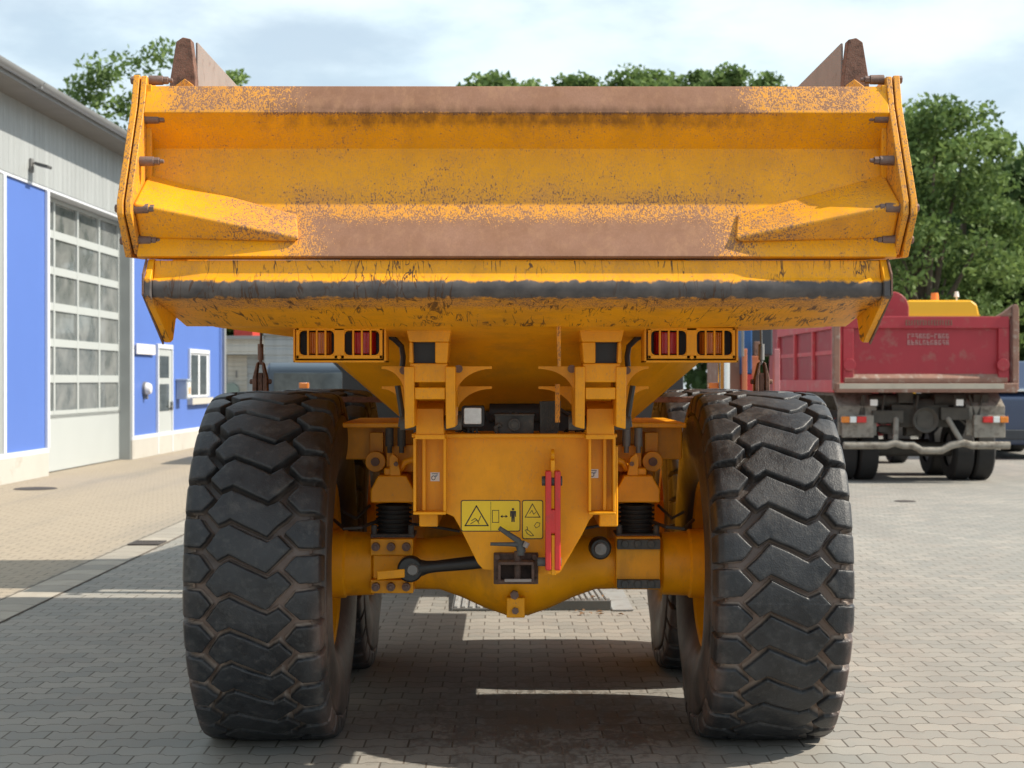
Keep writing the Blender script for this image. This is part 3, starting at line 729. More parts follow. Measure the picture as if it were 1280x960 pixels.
# ---- tail light boxes
for sx in (-1, 1):
    Y = -1.22; X0, X1 = (367.5, 483) if sx < 0 else (805, 922)
    b = MB(); x0, x1 = PX(X0, Y), PX(X1, Y); z0, z1 = PZ(453, Y), PZ(409, Y)
    t = .008
    b.box(x0, x1, -1.24, -1.09, z0, z0 + t); b.box(x0, x1, -1.24, -1.09, z1 - t, z1); b.box(x0, x0 + t, -1.24, -1.09, z0, z1); b.box(x1 - t, x1, -1.24, -1.09, z0, z1)
    b.box(x0, x1, -1.10, -1.09, z0, z1)
    bx = b.build('light_box', M['yelhull'], truck, .002)
    # guard frame
    b = MB(); yg0, yg1 = -1.252, -1.236
    gx0, gx1, gz0, gz1 = x0 + .013, x1 - .013, z0 + .014, z1 - .004
    xm = (gx0 + gx1) / 2
    b.box(gx0, gx1, yg0, yg1, gz0, gz0 + .014); b.box(gx0, gx1, yg0, yg1, gz1 - .01, gz1)
    b.box(gx0, gx0 + .012, yg0, yg1, gz0, gz1); b.box(gx1 - .012, gx1, yg0, yg1, gz0, gz1); b.box(xm - .020, xm + .020, yg0, yg1, gz0, gz1)
    for (a, c) in ((gx0 + .012, xm - .020), (xm + .020, gx1 - .012)):
        for i in (1, 2, 3):
            xx = a + (c - a) * i / 4; b.box(xx - .0035, xx + .0035, yg0 - .002, yg1, gz0 + .01, gz1 - .006)
        for (cx_, cz_) in ((a, gz0 + .014), (c, gz0 + .014), (a, gz1 - .01), (c, gz1 - .01)):   # rounded corners of the openings
            sgx = 1 if cx_ == a else -1; sgz = 1 if cz_ < (gz0 + gz1) / 2 else -1
            b.prism([(cx_, cz_), (cx_ + sgx * .016, cz_), (cx_ + sgx * .005, cz_ + sgz * .005), (cx_, cz_ + sgz * .016)], 'y', yg0, yg1)
    b.cyl((xm, yg0 - .006, gz0 + .006), (xm, yg0, gz0 + .006), .008, n=12)
    b.build('lamp_guard', M['yelhull'], bx, .002)
    b = MB(); b.box(gx0 + .004, gx1 - .004, -1.15, -1.14, gz0 + .004, gz1); b.build('lamp_housing', M['black'], bx)
    for j, (a, c) in enumerate(((gx0 + .012, xm - .020), (xm + .020, gx1 - .012))):
        outer = (j == 0) == (sx < 0)
        b = MB(); n = 12; cxm = (a + c) / 2; hw = (c - a) / 2 - .018
        pts = [(cxm + hw * math.cos(t), -1.16 - .055 * math.sin(t)) for t in [PI * i / n for i in range(n + 1)]]
        b.prism([(p[0], p[1]) for p in pts], 'z', gz0 + .018, gz1 - .014)
        o = b.build('amber_lamp' if outer else 'red_lamp', M['amber'] if outer else M['redlens'], bx, .004)

# ---- tailgate
b = MB()
prof = [(-1.748, 2.677), (-1.80, 2.582), (-1.803, 2.574), (-1.796, 2.568), (-1.703, 2.462), (-1.705, 2.452), (-1.790, 2.222), (-1.872, 2.125), (-1.905, 2.064), (-1.88, 2.058), (-1.60, 2.075), (-1.58, 2.45), (-1.62, 2.677)]
b.prism(prof, 'x', -1.318, 1.318)
gate = b.build('tailgate', M['yelgate'], truck, .003)
b = MB()
for sx in (-1, 1):
    A, B, Cc = (-1.737, 2.37), (-1.962, 2.238), (-1.868, 2.126)
    A2, B2, C2 = (-1.800, 2.222), (-1.897, 2.128), (-1.885, 2.112)
    v = [(sx * 1.318, *A), (sx * 1.318, *B), (sx * 1.318, *Cc), (sx * .775, *A2), (sx * .755, *B2), (sx * .765, *C2), (sx * 1.318, -1.72, 2.20), (sx * .80, -1.76, 2.18)]
    b.add(v, [(0, 1, 4, 3), (1, 2, 5, 4), (3, 4, 5, 7), (0, 6, 2, 1), (2, 6, 7, 5), (0, 3, 7, 6)])
b.build('corner_brace', M['yelbrace'], gate, .012, 3)
b = MB()
for sx in (-1, 1):
    for k, (xa, xb) in enumerate(((1.318, 1.338), (1.344, 1.366))):
        g = .012 * k
        b.prism([(-1.752, 2.712 + g * .3), (-1.79, 2.60), (-1.985 - g * .4, 2.245), (-1.985 - g * .4, 2.20), (-1.86 - g, 2.075 - g), (-1.62, 2.075), (-1.50, 2.30), (-1.50, 2.70)], 'x', sx * xa, sx * xb)
fl = b.build('gate_flange', M['yelflange'], gate, .003)
b = MB()
for sx in (-1, 1):
    b.box(sx * 1.30, sx * 1.319, -1.76, -1.74, 2.12, 2.68)
b.build('gate_rib', M['yelgate'], gate, .003)
for sx in (-1, 1):
    for (py, px, off) in ((101, 186, 0), (149, 181, 0), (193, 186, .10), (202, 174, 0), (261, 167, 0), (301, 173, .02)):
        d = (1.265) * FPX / (VX - px); Yb = d - D0 + .012; zb = PZ(py, Yb) if sx < 0 else PZ(py - 1.5, Yb)
        if off > .05: Yb += .06; zb = PZ(py, Yb)
        b = MB(); L = .085 if py != 301 else .075
        b.cyl((sx * 1.319, Yb, zb), (sx * (1.319 - L * .6), Yb, zb), .0175, .0165, n=14)
        b.cyl((sx * (1.319 - L * .6), Yb, zb), (sx * (1.319 - L * .82), Yb, zb), .0145, n=6)
        b.cyl((sx * (1.319 - L * .82), Yb, zb), (sx * (1.319 - L), Yb, zb), .009, .007, n=10)
        if py in (261, 301, 101): b.cyl((sx * 1.364, Yb, zb), (sx * 1.384, Yb, zb), .015, n=6)
        b.build('flange_bolt', M['bolt'], gate, .002, 1)
gate.scale = (.989, 1, 1); gate.location.x = -.015; lip.scale = (.989, 1, 1); lip.location.x = -.014
b = MB()   # lifting arms along the outside of the body
for sx in (-1, 1):
    b.prism([(-1.55, 2.30), (-1.55, 2.66), (.2, 2.62), (2.3, 2.35), (2.3, 2.2), (.2, 2.35)], 'x', sx * 1.335, sx * 1.37)
b.build('gate_arm', M['yelhull'], gate, .004)

# ---- tailgate cables with rusty clevis, beside the body
for sx in (-1, 1):
    Y = .62; mm = (lambda px: px) if sx < 0 else (lambda px: 1278 - px)
    b = MB(); b.tube([P(mm(327), 380, .3), P(mm(326.5), 420, .55), P(mm(326), 436, Y)], .006, 8)
    b.cyl(P(mm(326), 430, Y), P(mm(326), 450, Y), .015, n=14)
    b.cyl(P(mm(326), 447, Y), P(mm(326), 456, Y), .009, n=12); mt = M['rust'] if sx < 0 else M['grey']  # paler steel on the right cable stands in for sunlight
    cb = b.build('gate_cable', mt, truck)
    b = MB()
    for s_ in (-1, 1):
        b.prism([(PX(mm(326 + s_ * 2), Y), PZ(452, Y)), (PX(mm(326 + s_ * 4.5), Y), PZ(454, Y)), (PX(mm(326 + s_ * 9), Y), PZ(472, Y)), (PX(mm(326 + s_ * 9.5), Y), PZ(494, Y)), (PX(mm(326 + s_ * 4), Y), PZ(494, Y)), (PX(mm(326 + s_ * 4), Y), PZ(470, Y))], 'y', Y - .03, Y + .03)
    c = P(mm(326), 477, Y); b.cyl((c[0] - .055, Y, c[2]), (c[0] + .055, Y, c[2]), .013, n=12)
    b.box(PX(mm(326), Y) - .012, PX(mm(326), Y) + .012, Y - .02, Y + .02, PZ(500, Y), PZ(466, Y)); b.build('clevis', M['rust'], cb, .004)
    b = MB(); b.box(sx * .42, sx * 1.33, Y - .03, Y + .03, PZ(503, Y), PZ(496, Y)); b.build('cable_anchor', M['rust'], cb, .004)

# ---- front unit: fenders, cab, bonnet
b = MB(); Y = 4.55
for sx in (-1, 1):
    xo = 1.43
    b.prism([(sx * .55, 1.15), (sx * 1.30, 1.15), (sx * 1.30, 1.70), (sx * 1.40, 1.80), (sx * 1.43, 1.84), (sx * 1.43, 2.14), (sx * .55, 2.14)], 'y', Y, Y + .06)
    b.prism([(Y + .06, 2.14), (Y + .06, 2.08), (5.2, 2.08), (6.9, 1.7), (6.9, 1.78), (5.25, 2.14)], 'x', sx * .9, sx * 1.43)
fd = b.build('rear_mudguard', M['dgrey'], truck, .01)
for sx in (-1, 1):
    c = P(378 if sx < 0 else 894, 482, 4.4); b = MB(); b.box(c[0] - .035, c[0] + .035, 4.47, 4.55, c[2] - .022, c[2] + .022); b.build('marker_lamp', M['amber'], fd, .006)
b = MB(); c = P(904, 470, 4.5); b.cyl((c[0], 4.45, 1.5), (c[0], 4.45, 1.80), .045, n=18); b.cyl((c[0] - .02, 4.45, 1.80), (c[0] - .02, 4.45, 2.05), .035, n=16); b.build('steering_cylinder', M['chrome'], truck)
b = MB(); b.prism([(4.75, 1.5), (4.75, 3.45), (4.95, 3.58), (6.3, 3.58), (6.6, 3.4), (6.75, 2.2), (6.75, 1.5)], 'x', -.98, .98)
cab = b.build('cab', M['yel'], truck, .03)
b = MB(); b.box(-.7, .7, 4.735, 4.749, 2.3, 3.1)
for sx in (-1, 1): b.box(sx * .981, sx * .992, 5.0, 6.4, 2.3, 3.1)
b.build('cab_window', M['black'], cab)
b = MB(); b.prism([(6.7, 1.3), (6.7, 2.35), (8.2, 2.1), (8.5, 1.8), (8.5, .9), (6.9, .9)], 'x', -.95, .95); b.build('bonnet', M['yel'], truck, .05)
b = MB(); b.box(-.5, .5, 4.4, 8.2, .85, 1.3); b.build('front_frame', M['dgrey'], truck, .02)

# ================================================================== SETTING
# ---- paved yard
def paver_mat():
    k = NT('concrete_pavers'); x, y, z = k.sep(k.co)[0:3]
    L, Hh = .197, .148
    # wavy long joints: flat / ramp / flat / ramp
    fx = k.math('PINGPONG', k.math('ADD', x, .02), L / 2)
    wv = k.mr(fx, L * .18, L * .32, -.5, .5, True)
    y2 = k.math('ADD', y, k.math('MULTIPLY', wv, .027))
    cb = k.n('ShaderNodeCombineXYZ'); k.set(cb.inputs[0], x); k.set(cb.inputs[1], y2)
    br = k.n('ShaderNodeTexBrick'); k.set(br.inputs['Vector'], cb.outputs[0])
    br.inputs['Scale'].default_value = 1; br.inputs['Brick Width'].default_value = L; br.inputs['Row Height'].default_value = Hh
    br.inputs['Mortar Size'].default_value = 0.0047; br.inputs['Mortar Smooth'].default_value = .25
    br.offset = .5; br.inputs['Color1'].default_value = (0, 0, 0, 1); br.inputs['Color2'].default_value = (1, 1, 1, 1); br.inputs['Mortar'].default_value = (.5, .5, .5, 1)
    br.inputs['Bias'].default_value = 0
    rnd = br.outputs['Color']; mort = br.outputs['Fac']
    g = k.mix(k.mr(k.noise(.55, 5, .6), .35, .68), (0.285, 0.276, 0.252), (0.365, 0.342, 0.303))
    g = k.mix(k.mr(rnd, 0, 1, .0, .75), g, (0.225, 0.228, 0.215))
    g = k.mix(k.math('MULTIPLY', k.mr(k.noise(2.4, 6, .6), .5, .72), .30), g, (0.36, 0.29, 0.245))
    # warm beige area beyond the gutter (x<-3.8) and far field
    warm = k.mr(x, -3.7, -3.9); g = k.mix(k.math('MULTIPLY', warm, .7), g, (0.43, 0.345, 0.245))
    g = k.mix(k.mr(k.noise(160, 3, .7), .3, .75, 0, .35), g, (0.16, 0.15, 0.135))
    # dark oil and wet stains under the vehicle: shapes of their own
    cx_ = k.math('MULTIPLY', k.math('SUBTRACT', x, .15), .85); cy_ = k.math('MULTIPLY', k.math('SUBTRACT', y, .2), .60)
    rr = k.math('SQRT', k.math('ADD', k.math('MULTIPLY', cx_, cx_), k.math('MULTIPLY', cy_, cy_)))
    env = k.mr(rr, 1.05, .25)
    st = k.math('ADD', k.math('MULTIPLY', k.noise(4.0, 6, .7, k.mapping(k.co, (1.5, .8, 1), (3.3, 1.7, 0))), .5), k.math('MULTIPLY', k.noise(26, 5, .7, k.mapping(k.co, (1.2, .6, 1))), .5))
    st2 = k.mr(k.math('ADD', st, k.math('MULTIPLY', env, .12)), .56, .64)
    st2 = k.math('MULTIPLY', st2, env)
    g = k.mix(k.math('MULTIPLY', st2, .8), g, (0.045, 0.038, 0.033))
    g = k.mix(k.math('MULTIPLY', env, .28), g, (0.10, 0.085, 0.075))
    tr = k.noise(1.0, 5, .6, k.mapping(k.co, (1.6, .12, 1), (2, 2, 0))); g = k.mix(k.mr(tr, .50, .72, 0, .45), g, (0.20, 0.19, 0.175))
    sp = k.noise(11, 4, .6); g = k.mix(k.mr(sp, .66, .72, 0, .5), g, (0.14, 0.125, 0.11))
    gm = k.mix(mort, g, k.mix(k.mr(k.noise(1.5, 3), .4, .6), (0.085, 0.075, 0.062), (0.15, 0.13, 0.11)))
    h = k.math('ADD', k.math('MULTIPLY', mort, -1.0), k.math('MULTIPLY', k.noise(120, 3, .6), .22))
    h = k.math('ADD', h, k.math('MULTIPLY', rnd, .25))
    k.bump(h, .004, .8)
    return k.fin(gm, k.mr(st2, 0, 1, .85, .45), 0, .35)
b = MB(); b.quad((-150, -40, 0), (150, -40, 0), (150, 260, 0), (-150, 260, 0))
ground = b.build('yard_paving', paver_mat(), recalc=False); tag(ground, kind='structure')
# gutter of long channel stones
def gutter_mat():
    k = NT('gutter_stone'); x, y, z = k.sep(k.co)[0:3]
    yy = k.math('ADD', y, k.math('MULTIPLY', k.math('POWER', k.math('ABSOLUTE', k.math('ADD', x, 3.635)), 2.0), 2.2))
    m = k.math('PINGPONG', yy, .17); mort = k.mr(m, .007, .003)
    idx = k.math('FLOOR', k.math('DIVIDE', k.math('ADD', yy, 0.0), .34))
    wn = k.n('ShaderNodeTexWhiteNoise', noise_dimensions='1D'); k.set(wn.inputs['W'], idx)
    c = k.mix(wn.outputs[0], (0.28, 0.26, 0.225), (0.40, 0.36, 0.30)); c = k.mix(k.mr(k.noise(5, 6, .6), .4, .75, 0, .5), c, (0.22, 0.19, 0.16))
    c = k.mix(mort, c, (0.09, 0.08, 0.065)); return k.fin(c, .85)
b = MB(); xs = [-3.80 + .33 * i / 8 for i in range(9)]
def gz(x): return .006
for i in range(8):
    b.quad((xs[i], -6, gz(xs[i])), (xs[i + 1], -6, gz(xs[i + 1])), (xs[i + 1], 80, gz(xs[i + 1])), (xs[i], 80, gz(xs[i])))
b.mat(1)
b.box(-3.812, -3.80, -6, 80, -.01, .008); b.box(-3.47, -3.458, -6, 80, -.01, .008)
gut = b.build('gutter_path', [gutter_mat(), simple('joint_dirt', (0.10, 0.085, 0.07), .9)], recalc=False, one=True); tag(gut, kind='structure')
M['grate'] = simple('cast_iron_grate', (0.07, 0.06, 0.055), .7, .3, .3, 20)
for (yy, lbl) in ((8.05, 'dark cast iron drain grate set in the gutter line beside the yard'),):
    b = MB(); b.box(-3.79, -3.48, yy, yy + .03, .008, .02); b.box(-3.79, -3.48, yy + .33, yy + .36, .008, .02); b.box(-3.79, -3.76, yy + .03, yy + .33, .008, .02); b.box(-3.51, -3.48, yy + .03, yy + .33, .008, .02)
    for i in range(8): b.box(-3.755 + i * .031, -3.738 + i * .031, yy + .03, yy + .33, .006 + .002, .018)
    o = b.build('drain_grate', M['grate'], one=True); tag(o, lbl, 'drain')
# manhole marks on the right and left pavement
b = MB(); o3 = P(1130, 627, 0); d = CZ * FPX / (627 - HY); b.rev([(.004, .0), (.009, .02), (.009, .13), (.004, .15)], 'z', (CX + (1132 - VX) * d / FPX, d - D0, 0), n=32)
o = b.build('manhole_cover', M['grate']); tag(o, 'small round dark cover in the sunny paving before the red lorry', 'manhole')
b = MB(); d = CZ * FPX / (611 - HY); b.rev([(.004, .0), (.012, .02), (.012, .30), (.004, .32)], 'z', (CX + (45 - VX) * d / FPX, d - D0, 0), n=32)
o = b.build('manhole_cover', M['grate']); tag(o, 'round dark cover in the beige paving by the workshop wall', 'manhole')

# ---- loading ramp plates lying behind the axle
M['ramp'] = simple('galvanised_sheet', (0.42, 0.43, 0.43), .5, .3, .25, 4, dirt=(.22, .19, .16), dirtamt=.4)
M['rampdark'] = simple('ramp_edge_dark', (0.10, 0.105, 0.10), .7, 0, .3, 9)
def ramp(name, label, px0, px1, Y0, Y1, h0, h1, n):
    b = MB(); x0, x1 = PX(px0, Y0), PX(px1, Y0)
    b.prism([(Y0, .004), (Y0, h0), (Y1, h1), (Y1, .004)], 'x', x0, x1)
    b.mat(1); b.box(x0 + .004, x1 - .004, Y0 - .004, Y0 - .001, .006, h0 - .008); b.mat(0)
    for i in range(n):
        x = x0 + (x1 - x0) * (i + .5) / n
        b.prism([(Y0, h0), (Y0, h0 + .012), (Y1, h1 + .012), (Y1, h1)], 'x', x - .012, x + .012)
    o = b.build(name, [M['ramp'], M['rampdark']], one=True); tag(o, label, 'ramp plate', 'ramp plates lying under the dump truck')
ramp('ramp_plate', 'low grey ribbed metal ramp plate on the paving, left of the drain lug', 565, 632, 3.75, 4.6, .022, .05, 7)
ramp('ramp_plate', 'grey ribbed metal ramp plate with thick dark edge, right of the drain lug', 672, 764, 3.78, 4.7, .075, .03, 12)
ramp('ramp_plate', 'narrow loose metal ramp plate by the right middle wheel', 766, 792, 3.74, 4.9, .012, .02, 0)
# a few dry leaves
M['leafdry'] = simple('dry_leaf', (0.20, 0.11, 0.05), .8, 0, .4, 30)
b = MB()
for i in range(9):
    cx_, cy_ = PX(745 + random.uniform(-28, 28), 3.9), 3.62 + random.uniform(-.1, .25) ; a = random.uniform(0, PI); s_ = random.uniform(.02, .04)
    zz = .09 if cy_ > 3.78 else .008
    ux, uy = math.cos(a) * s_, math.sin(a) * s_
    b.quad((cx_ - ux, cy_ - uy, zz), (cx_ + uy * .5, cy_ - ux * .5, zz + .012), (cx_ + ux, cy_ + uy, zz + .004), (cx_ - uy * .5, cy_ + ux * .5, zz + .014))
o = b.build('fallen_leaves', M['leafdry'], recalc=False, one=True); tag(o, kind='stuff', label='a few dry brown leaves beside the ramp plates', cat='leaves')

# ---- workshop building on the left.  local frame: +x out of the wall (to the yard), +y away along the wall
SL = .0233; X17 = -7.9 + CX
BROT = -math.atan(SL)
def U(px, w=0.0):   # distance along the wall of photo column px, for a plane w metres out of the wall
    kk = (VX - px) / FPX; d = (7.9 - w + SL * 24.2) / (kk + SL); return d - D0 - 17.0
def W_(py, px, w=0.0):
    return CZ - (py - HY) * (U(px, w) + 17.0 + D0) / FPX
shop = thing('workshop_building', 'long workshop with grey metal cladding above blue walls and a big sectional door', 'building', (X17, 17.0, 0), BROT)
def corr(name, col, per=.25, axis=1, depth=.02, col2=None):
    k = NT(name); c = k.sep(k.co)
    w = k.math('PINGPONG', c[axis], per / 2); h = k.mr(w, per * .12, per * .2, 0, 1, True)
    st = k.noise(1.5, 5, .6, k.mapping(k.co, (3, 3, .25)))
    cc = k.mix(k.mr(st, .35, .7), tuple(v * .9 for v in col), tuple(v * 1.08 for v in col))
    k.bump(h, depth, 1.0); return k.fin(cc, .45, .1)
M['clad'] = corr('grey_cladding', (0.39, 0.415, 0.425)); M['blue'] = simple('blue_wall_panel', (0.085, 0.165, 0.49), .5, 0, .06, .8)
M['trim'] = simple('white_trim', (0.62, 0.65, 0.70), .5, 0, .06, 2); M['plinth'] = simple('white_plinth', (0.45, 0.435, 0.40), .8, 0, .12, 1.2, dirt=(.30, .27, .22), dirtamt=.35)
M['doorw'] = simple('white_door_panel', (0.43, 0.46, 0.46), .45, 0, .04, 1.5); M['gutterm'] = simple('zinc_gutter', (0.30, 0.31, 0.32), .45, .3, .12, 2)
M['soffit'] = simple('soffit_board', (0.20, 0.19, 0.18), .8, 0, .15, 3); M['pillar'] = simple('grey_pillar', (0.30, 0.32, 0.32), .6, 0, .12, 1.2)
def glass(name, c1, c2, sc=2.0):
    k = NT(name); c = k.mix(k.mr(k.noise(sc, 5, .6, None, .5), .35, .65), c1, c2); k.b.inputs['Coat Weight'].default_value = .5
    return k.fin(c, .12)
M['pane'] = glass('dusty_pane', (0.10, 0.115, 0.115), (0.24, 0.25, 0.245)); M['glassd'] = glass('dark_glass', (0.02, 0.03, 0.035), (0.07, 0.085, 0.09), 3)
HB = 4.87; EAV = 6.12
uA, uD0, uP1, uE = -40.0, U(58.5), U(163), U(277.5); uD1 = uP1 - .03; cw_ = U(148, -.22) - U(123.5, -.22)
zE = 6.3
b = MB()
b.box(-.4, 0, uA, uD0, .40, HB); b.box(-.4, 0, uP1, uE, .40, HB)
wall = b.build('blue_wall', M['blue'], shop)
b = MB(); b.box(-.4, .05, uA, uE, HB + .05, EAV); b.build('upper_cladding', M['clad'], shop)
b = MB(); b.box(-.4, .05, uA, uD0 - .02, 0, .40); b.box(-.4, .05, uP1, uE, 0, .40); b.build('plinth', M['plinth'], shop, .005)
b = MB()
b.box(0, .04, uA, uD0, HB, HB + .05); b.box(-.2, .04, uD0, uP1, HB + .0, HB + .05); b.box(0, .04, uP1, uE, HB, HB + .05)
b.box(.002, .05, uA, uD0, .40, .48); b.box(.002, .05, uP1, uE, .40, .48)
for u in (uD0 - .08, uP1, U(4) - .08): b.box(.004, .055, u, u + .12, .48, HB)
b.box(.004, .055, uE - .06, uE + .02, .0, HB); b.build('wall_trim', M['trim'], shop, .004)
b = MB(); b.box(-.4, .012, uD1, uP1 + .02, 0, HB); b.build('pillar', M['pillar'], shop)
b = MB(); b.box(.001, .03, uA, U(3), .0, HB - .01); b.build('side_bay', M['pillar'], shop)
b = MB(); b.box(-14, .62, uA, uE + .4, EAV, EAV + .03); b.mat(1)
b.loft([[(.64, u, EAV - .02), (.64, u, EAV + .12), (-7, u, EAV + 1.5), (-14, u, EAV + .12), (-14, u, EAV + .04), (.6, u, EAV + .04)] for u in (uA, uE + .4)])
roof = b.build('roof', [M['soffit'], M['gutterm']], shop)
b = MB(); 
for i in range(10):
    u0 = uA + i * (uE - uA) / 10; u1 = u0 + (uE - uA) / 10 - .03
    b.prism([(.64 + .07 + .09 * math.cos(t), EAV + .12 + .09 * math.sin(t)) for t in [PI + PI * q / 10 for q in range(11)]], 'y', u0, u1)
    b.box(.66, .76, u1 - .01, u1 + .05, EAV + .02, EAV + .13)
b.build('gutter', M['gutterm'], roof)
b = MB(); b.box(-14, -.4, uE - .3, uE - .001, 0, EAV); b.build('end_wall', M['clad'], shop)
# sectional door, recessed
b = MB(); w0 = -.22; zt = HB; zb = 1.02; nrow = 6; y0_, y1_ = uD1 - 4 * cw_, uD1
rows = [zb + (zt - zb) * i / nrow for i in range(nrow + 1)]; cols = [y0_ + (y1_ - y0_) * i / 4 for i in range(5)]
b.box(w0 - .05, w0, y0_, y1_, 0.02, zb)
for r in rows: b.box(w0 - .05, w0, y0_, y1_, r - .07, min(r + .07, zt))
for c in cols: b.box(w0 - .05, w0 + .004, max(c - .045, y0_), min(c + .045, y1_), zb, zt)
door = b.build('sectional_door', M['doorw'], shop)
b = MB(); b.box(w0 - .04, w0 - .03, y0_, y1_, zb, zt); b.build('pane', M['pane'], door)
# entrance door
def opening(name, px0, px1, zb, zt, panes, frame=.06, sill=False, w=.03):
    a, c = U(px0), U(px1); b = MB()
    b.box(.002, w + .03, a - .07, c + .07, zt, zt + .1); b.box(.002, w + .03, a - .07, a, zb, zt); b.box(.002, w + .03, c, c + .07, zb, zt)
    fr = b.build('door_frame' if not sill else 'window_frame', M['trim'], shop, .004)
    b = MB(); b.box(.001, w, a, c, zb, zt)
    dr = b.build(name, M['doorw'] if not sill else M['trim'], shop)
    b = MB()
    for (u0, u1, z0, z1) in panes: b.box(w + .0, w + .006, a + (c - a) * u0, a + (c - a) * u1, zb + (zt - zb) * z0, zb + (zt - zb) * z1)
    b.build('pane', M['glassd'], dr); fr.parent = dr
    return dr, a, c
dr, a, c = opening('entrance_door', 196, 213, .02, W_(436, 204), [(.12, .8, .72, .93), (.12, .8, .40, .66)])
b = MB(); b.box(.03, .09, c - .12, c - .08, .95, 1.15); b.box(.08, .10, c - .28, c - .08, 1.02, 1.06); b.build('handle', M['grey'], dr)
wd, a, c = opening('window', 236, 259, W_(496, 248), W_(442, 248), [(.06, .44, .05, .96), (.54, .90, .05, .96)], sill=True)
b = MB(); b.box(.0, .14, a - .15, c + .12, W_(505, 248), W_(497, 248)); b.build('sill', M['plinth'], wd, .01)
b = MB(); b.cyl((.12, U(275), .3), (.12, U(275), EAV), .05, n=14); b.build('downpipe', M['gutterm'], shop)
def atwall(w, u, z): 
    c_, s_ = math.cos(BROT), math.sin(BROT); return (X17 + w * c_ - u * s_, 17 + w * s_ + u * c_, z)
def wallthing(name, label, cat, u, z):
    return thing(name, label, cat, atwall(0, u, z), BROT)
# wall mounted things
t = wallthing('floodlight', 'small grey floodlight on the cladding above the left blue panel', 'floodlight', U(35), W_(208, 35))
b = MB(); b.box(.062, .09, -.07, .07, -.10, .12); b.tube([(.09, 0, .05), (.18, 0, .04)], .02, 8); b.build('bracket', M['grey'], t)
b = MB(); b.loft([[(.16, y, .06), (.38, y, .00), (.37, y, -.045), (.15, y, .01)] for y in (-.12, .12)]); b.build('lamp_head', M['dkgrey'], t, .01)
t = wallthing('wall_sign', 'white sign board with faint lettering left of the entrance door', 'sign', U(168), 2.28)
ul = U(191) - U(168)
b = MB(); b.box(.03, .07, 0, ul, -.10, .12); b.build('board', M['white'], t, .01)
b = MB(); y_ = .2
def L_(pts):
    for (u0, z0), (u1, z1) in zip(pts[:-1], pts[1:]): b.box(.072, .076, min(u0, u1) - .012, max(u0, u1) + .012, min(z0, z1) - .012, max(z0, z1) + .012)
for i in range(5):
    o_ = ul * (.12 + .17 * i); L_([(o_, -.05), (o_, .07), (o_ + ul * .08, .07)]); L_([(o_, .01), (o_ + ul * .08, .01), (o_ + ul * .08, -.05)])
b.build('lettering', simple('faded_print', (.52, .54, .66), .6), t, one=True)
t = wallthing('wall_lamp', 'round white dome lamp on the blue wall left of the entrance door', 'wall lamp', U(180), W_(486, 180))
b = MB(); b.rev([(.06, .13), (.10, .13), (.16, .10), (.19, .0)], 'x', (0, 0, 0), n=24, close=True); b.build('dome', M['white'], t)
b = MB(); b.cyl((.002, 0, 0), (.06, 0, 0), .15, n=24); b.box(.01, .09, -.04, .04, -.22, -.12); b.build('base', M['grey'], t)
t = wallthing('mailbox', 'grey and white mailbox on the blue wall between door and window', 'mailbox', U(222), W_(487, 222))
b = MB(); b.box(.01, .26, -.16, .22, -.22, .20); b.box(-.0, .28, -.18, .24, .20, .25); b.build('box', simple('mailbox_grey', (.33, .38, .45), .5), t, .01)
b = MB(); b.box(.262, .275, -.13, .19, -.18, .16); b.mat(1); b.box(.278, .284, -.05, .10, -.10, .06); b.build('flap', [M['white'], simple('orange_tint', (.7, .35, .2), .5)], t)

# ---- grey shed at the far end
SY = 43.0
def sx_(px, Y=SY): return PX(px, Y)
def sz_(py, Y=SY): return PZ(py, Y)
M['shedclad'] = corr('shed_cladding', (0.38, 0.41, 0.43), .30, 2, .03); M['shutter'] = corr('shutter_slats', (0.50, 0.48, 0.43), .16, 2, .02)
M['shedwhite'] = corr('light_fascia', (0.55, 0.55, 0.52), .28, 2, .02)
shed = thing('storage_shed', 'low light grey shed with horizontal cladding and a roller shutter', 'shed', (sx_(278), SY, 0))
ox = sx_(278)
def lx(px): return sx_(px) - ox
b = MB(); b.box(-3.5, lx(331), .35, 6, 0, sz_(424)); b.box(lx(331), lx(640), 0, 7, 0, sz_(419)); b.build('wall', M['shedclad'], shed)
b = MB(); b.box(-3.5, lx(331) - .005, .0, .40, sz_(443), sz_(424)); b.build('fascia', M['shedwhite'], shed)
b = MB(); b.box(-3.6, lx(331) - .01, -.15, 6.1, sz_(424), sz_(419) - .02); b.box(lx(330), lx(641), -.12, 7.1, sz_(419), sz_(416)); b.build('roof', M['gutterm'], shed)
b = MB(); b.box(lx(283), lx(307), .30, .348, 0, sz_(444)); b.build('roller_shutter', M['shutter'], shed)
b = MB(); b.box(lx(293), lx(295), .27, .29, sz_(472), sz_(463)); b.build('shutter_handle', M['grey'], shed)
b = MB(); b.cyl((lx(288), .0, sz_(489)), (lx(288), .25, sz_(489)), .27, n=28); b.box(lx(283), lx(294), .0, .25, 0.4, .75)
o = b.build('fan_unit', simple('fan_green_grey', (.17, .23, .22), .6), None, one=True); o.location = (ox, SY, 0); tag(o, 'round grey green fan unit beside the roller shutter of the shed', 'fan')
b = MB(); b.box(0, PX(314, 50) - PX(291, 50), 0, 2.0, 2.9, PZ(404, 50)); b.box(-.1, PX(315, 50) - PX(290, 50), -.05, 2.0, 2.80, 2.93)
o = b.build('red_container', simple('red_container_paint', (.55, .06, .045), .6, 0, .15, 2), one=True); o.location = (PX(291, 50), 50.3, 0); tag(o, 'red box container showing above the roof of the grey shed', 'container')
# its base below (stands on the ground behind the shed)
b = MB(); b.box(0, 1.6, 0.1, 1.9, 0, 2.8); ob = b.build('container_base', M['dgrey'], o)

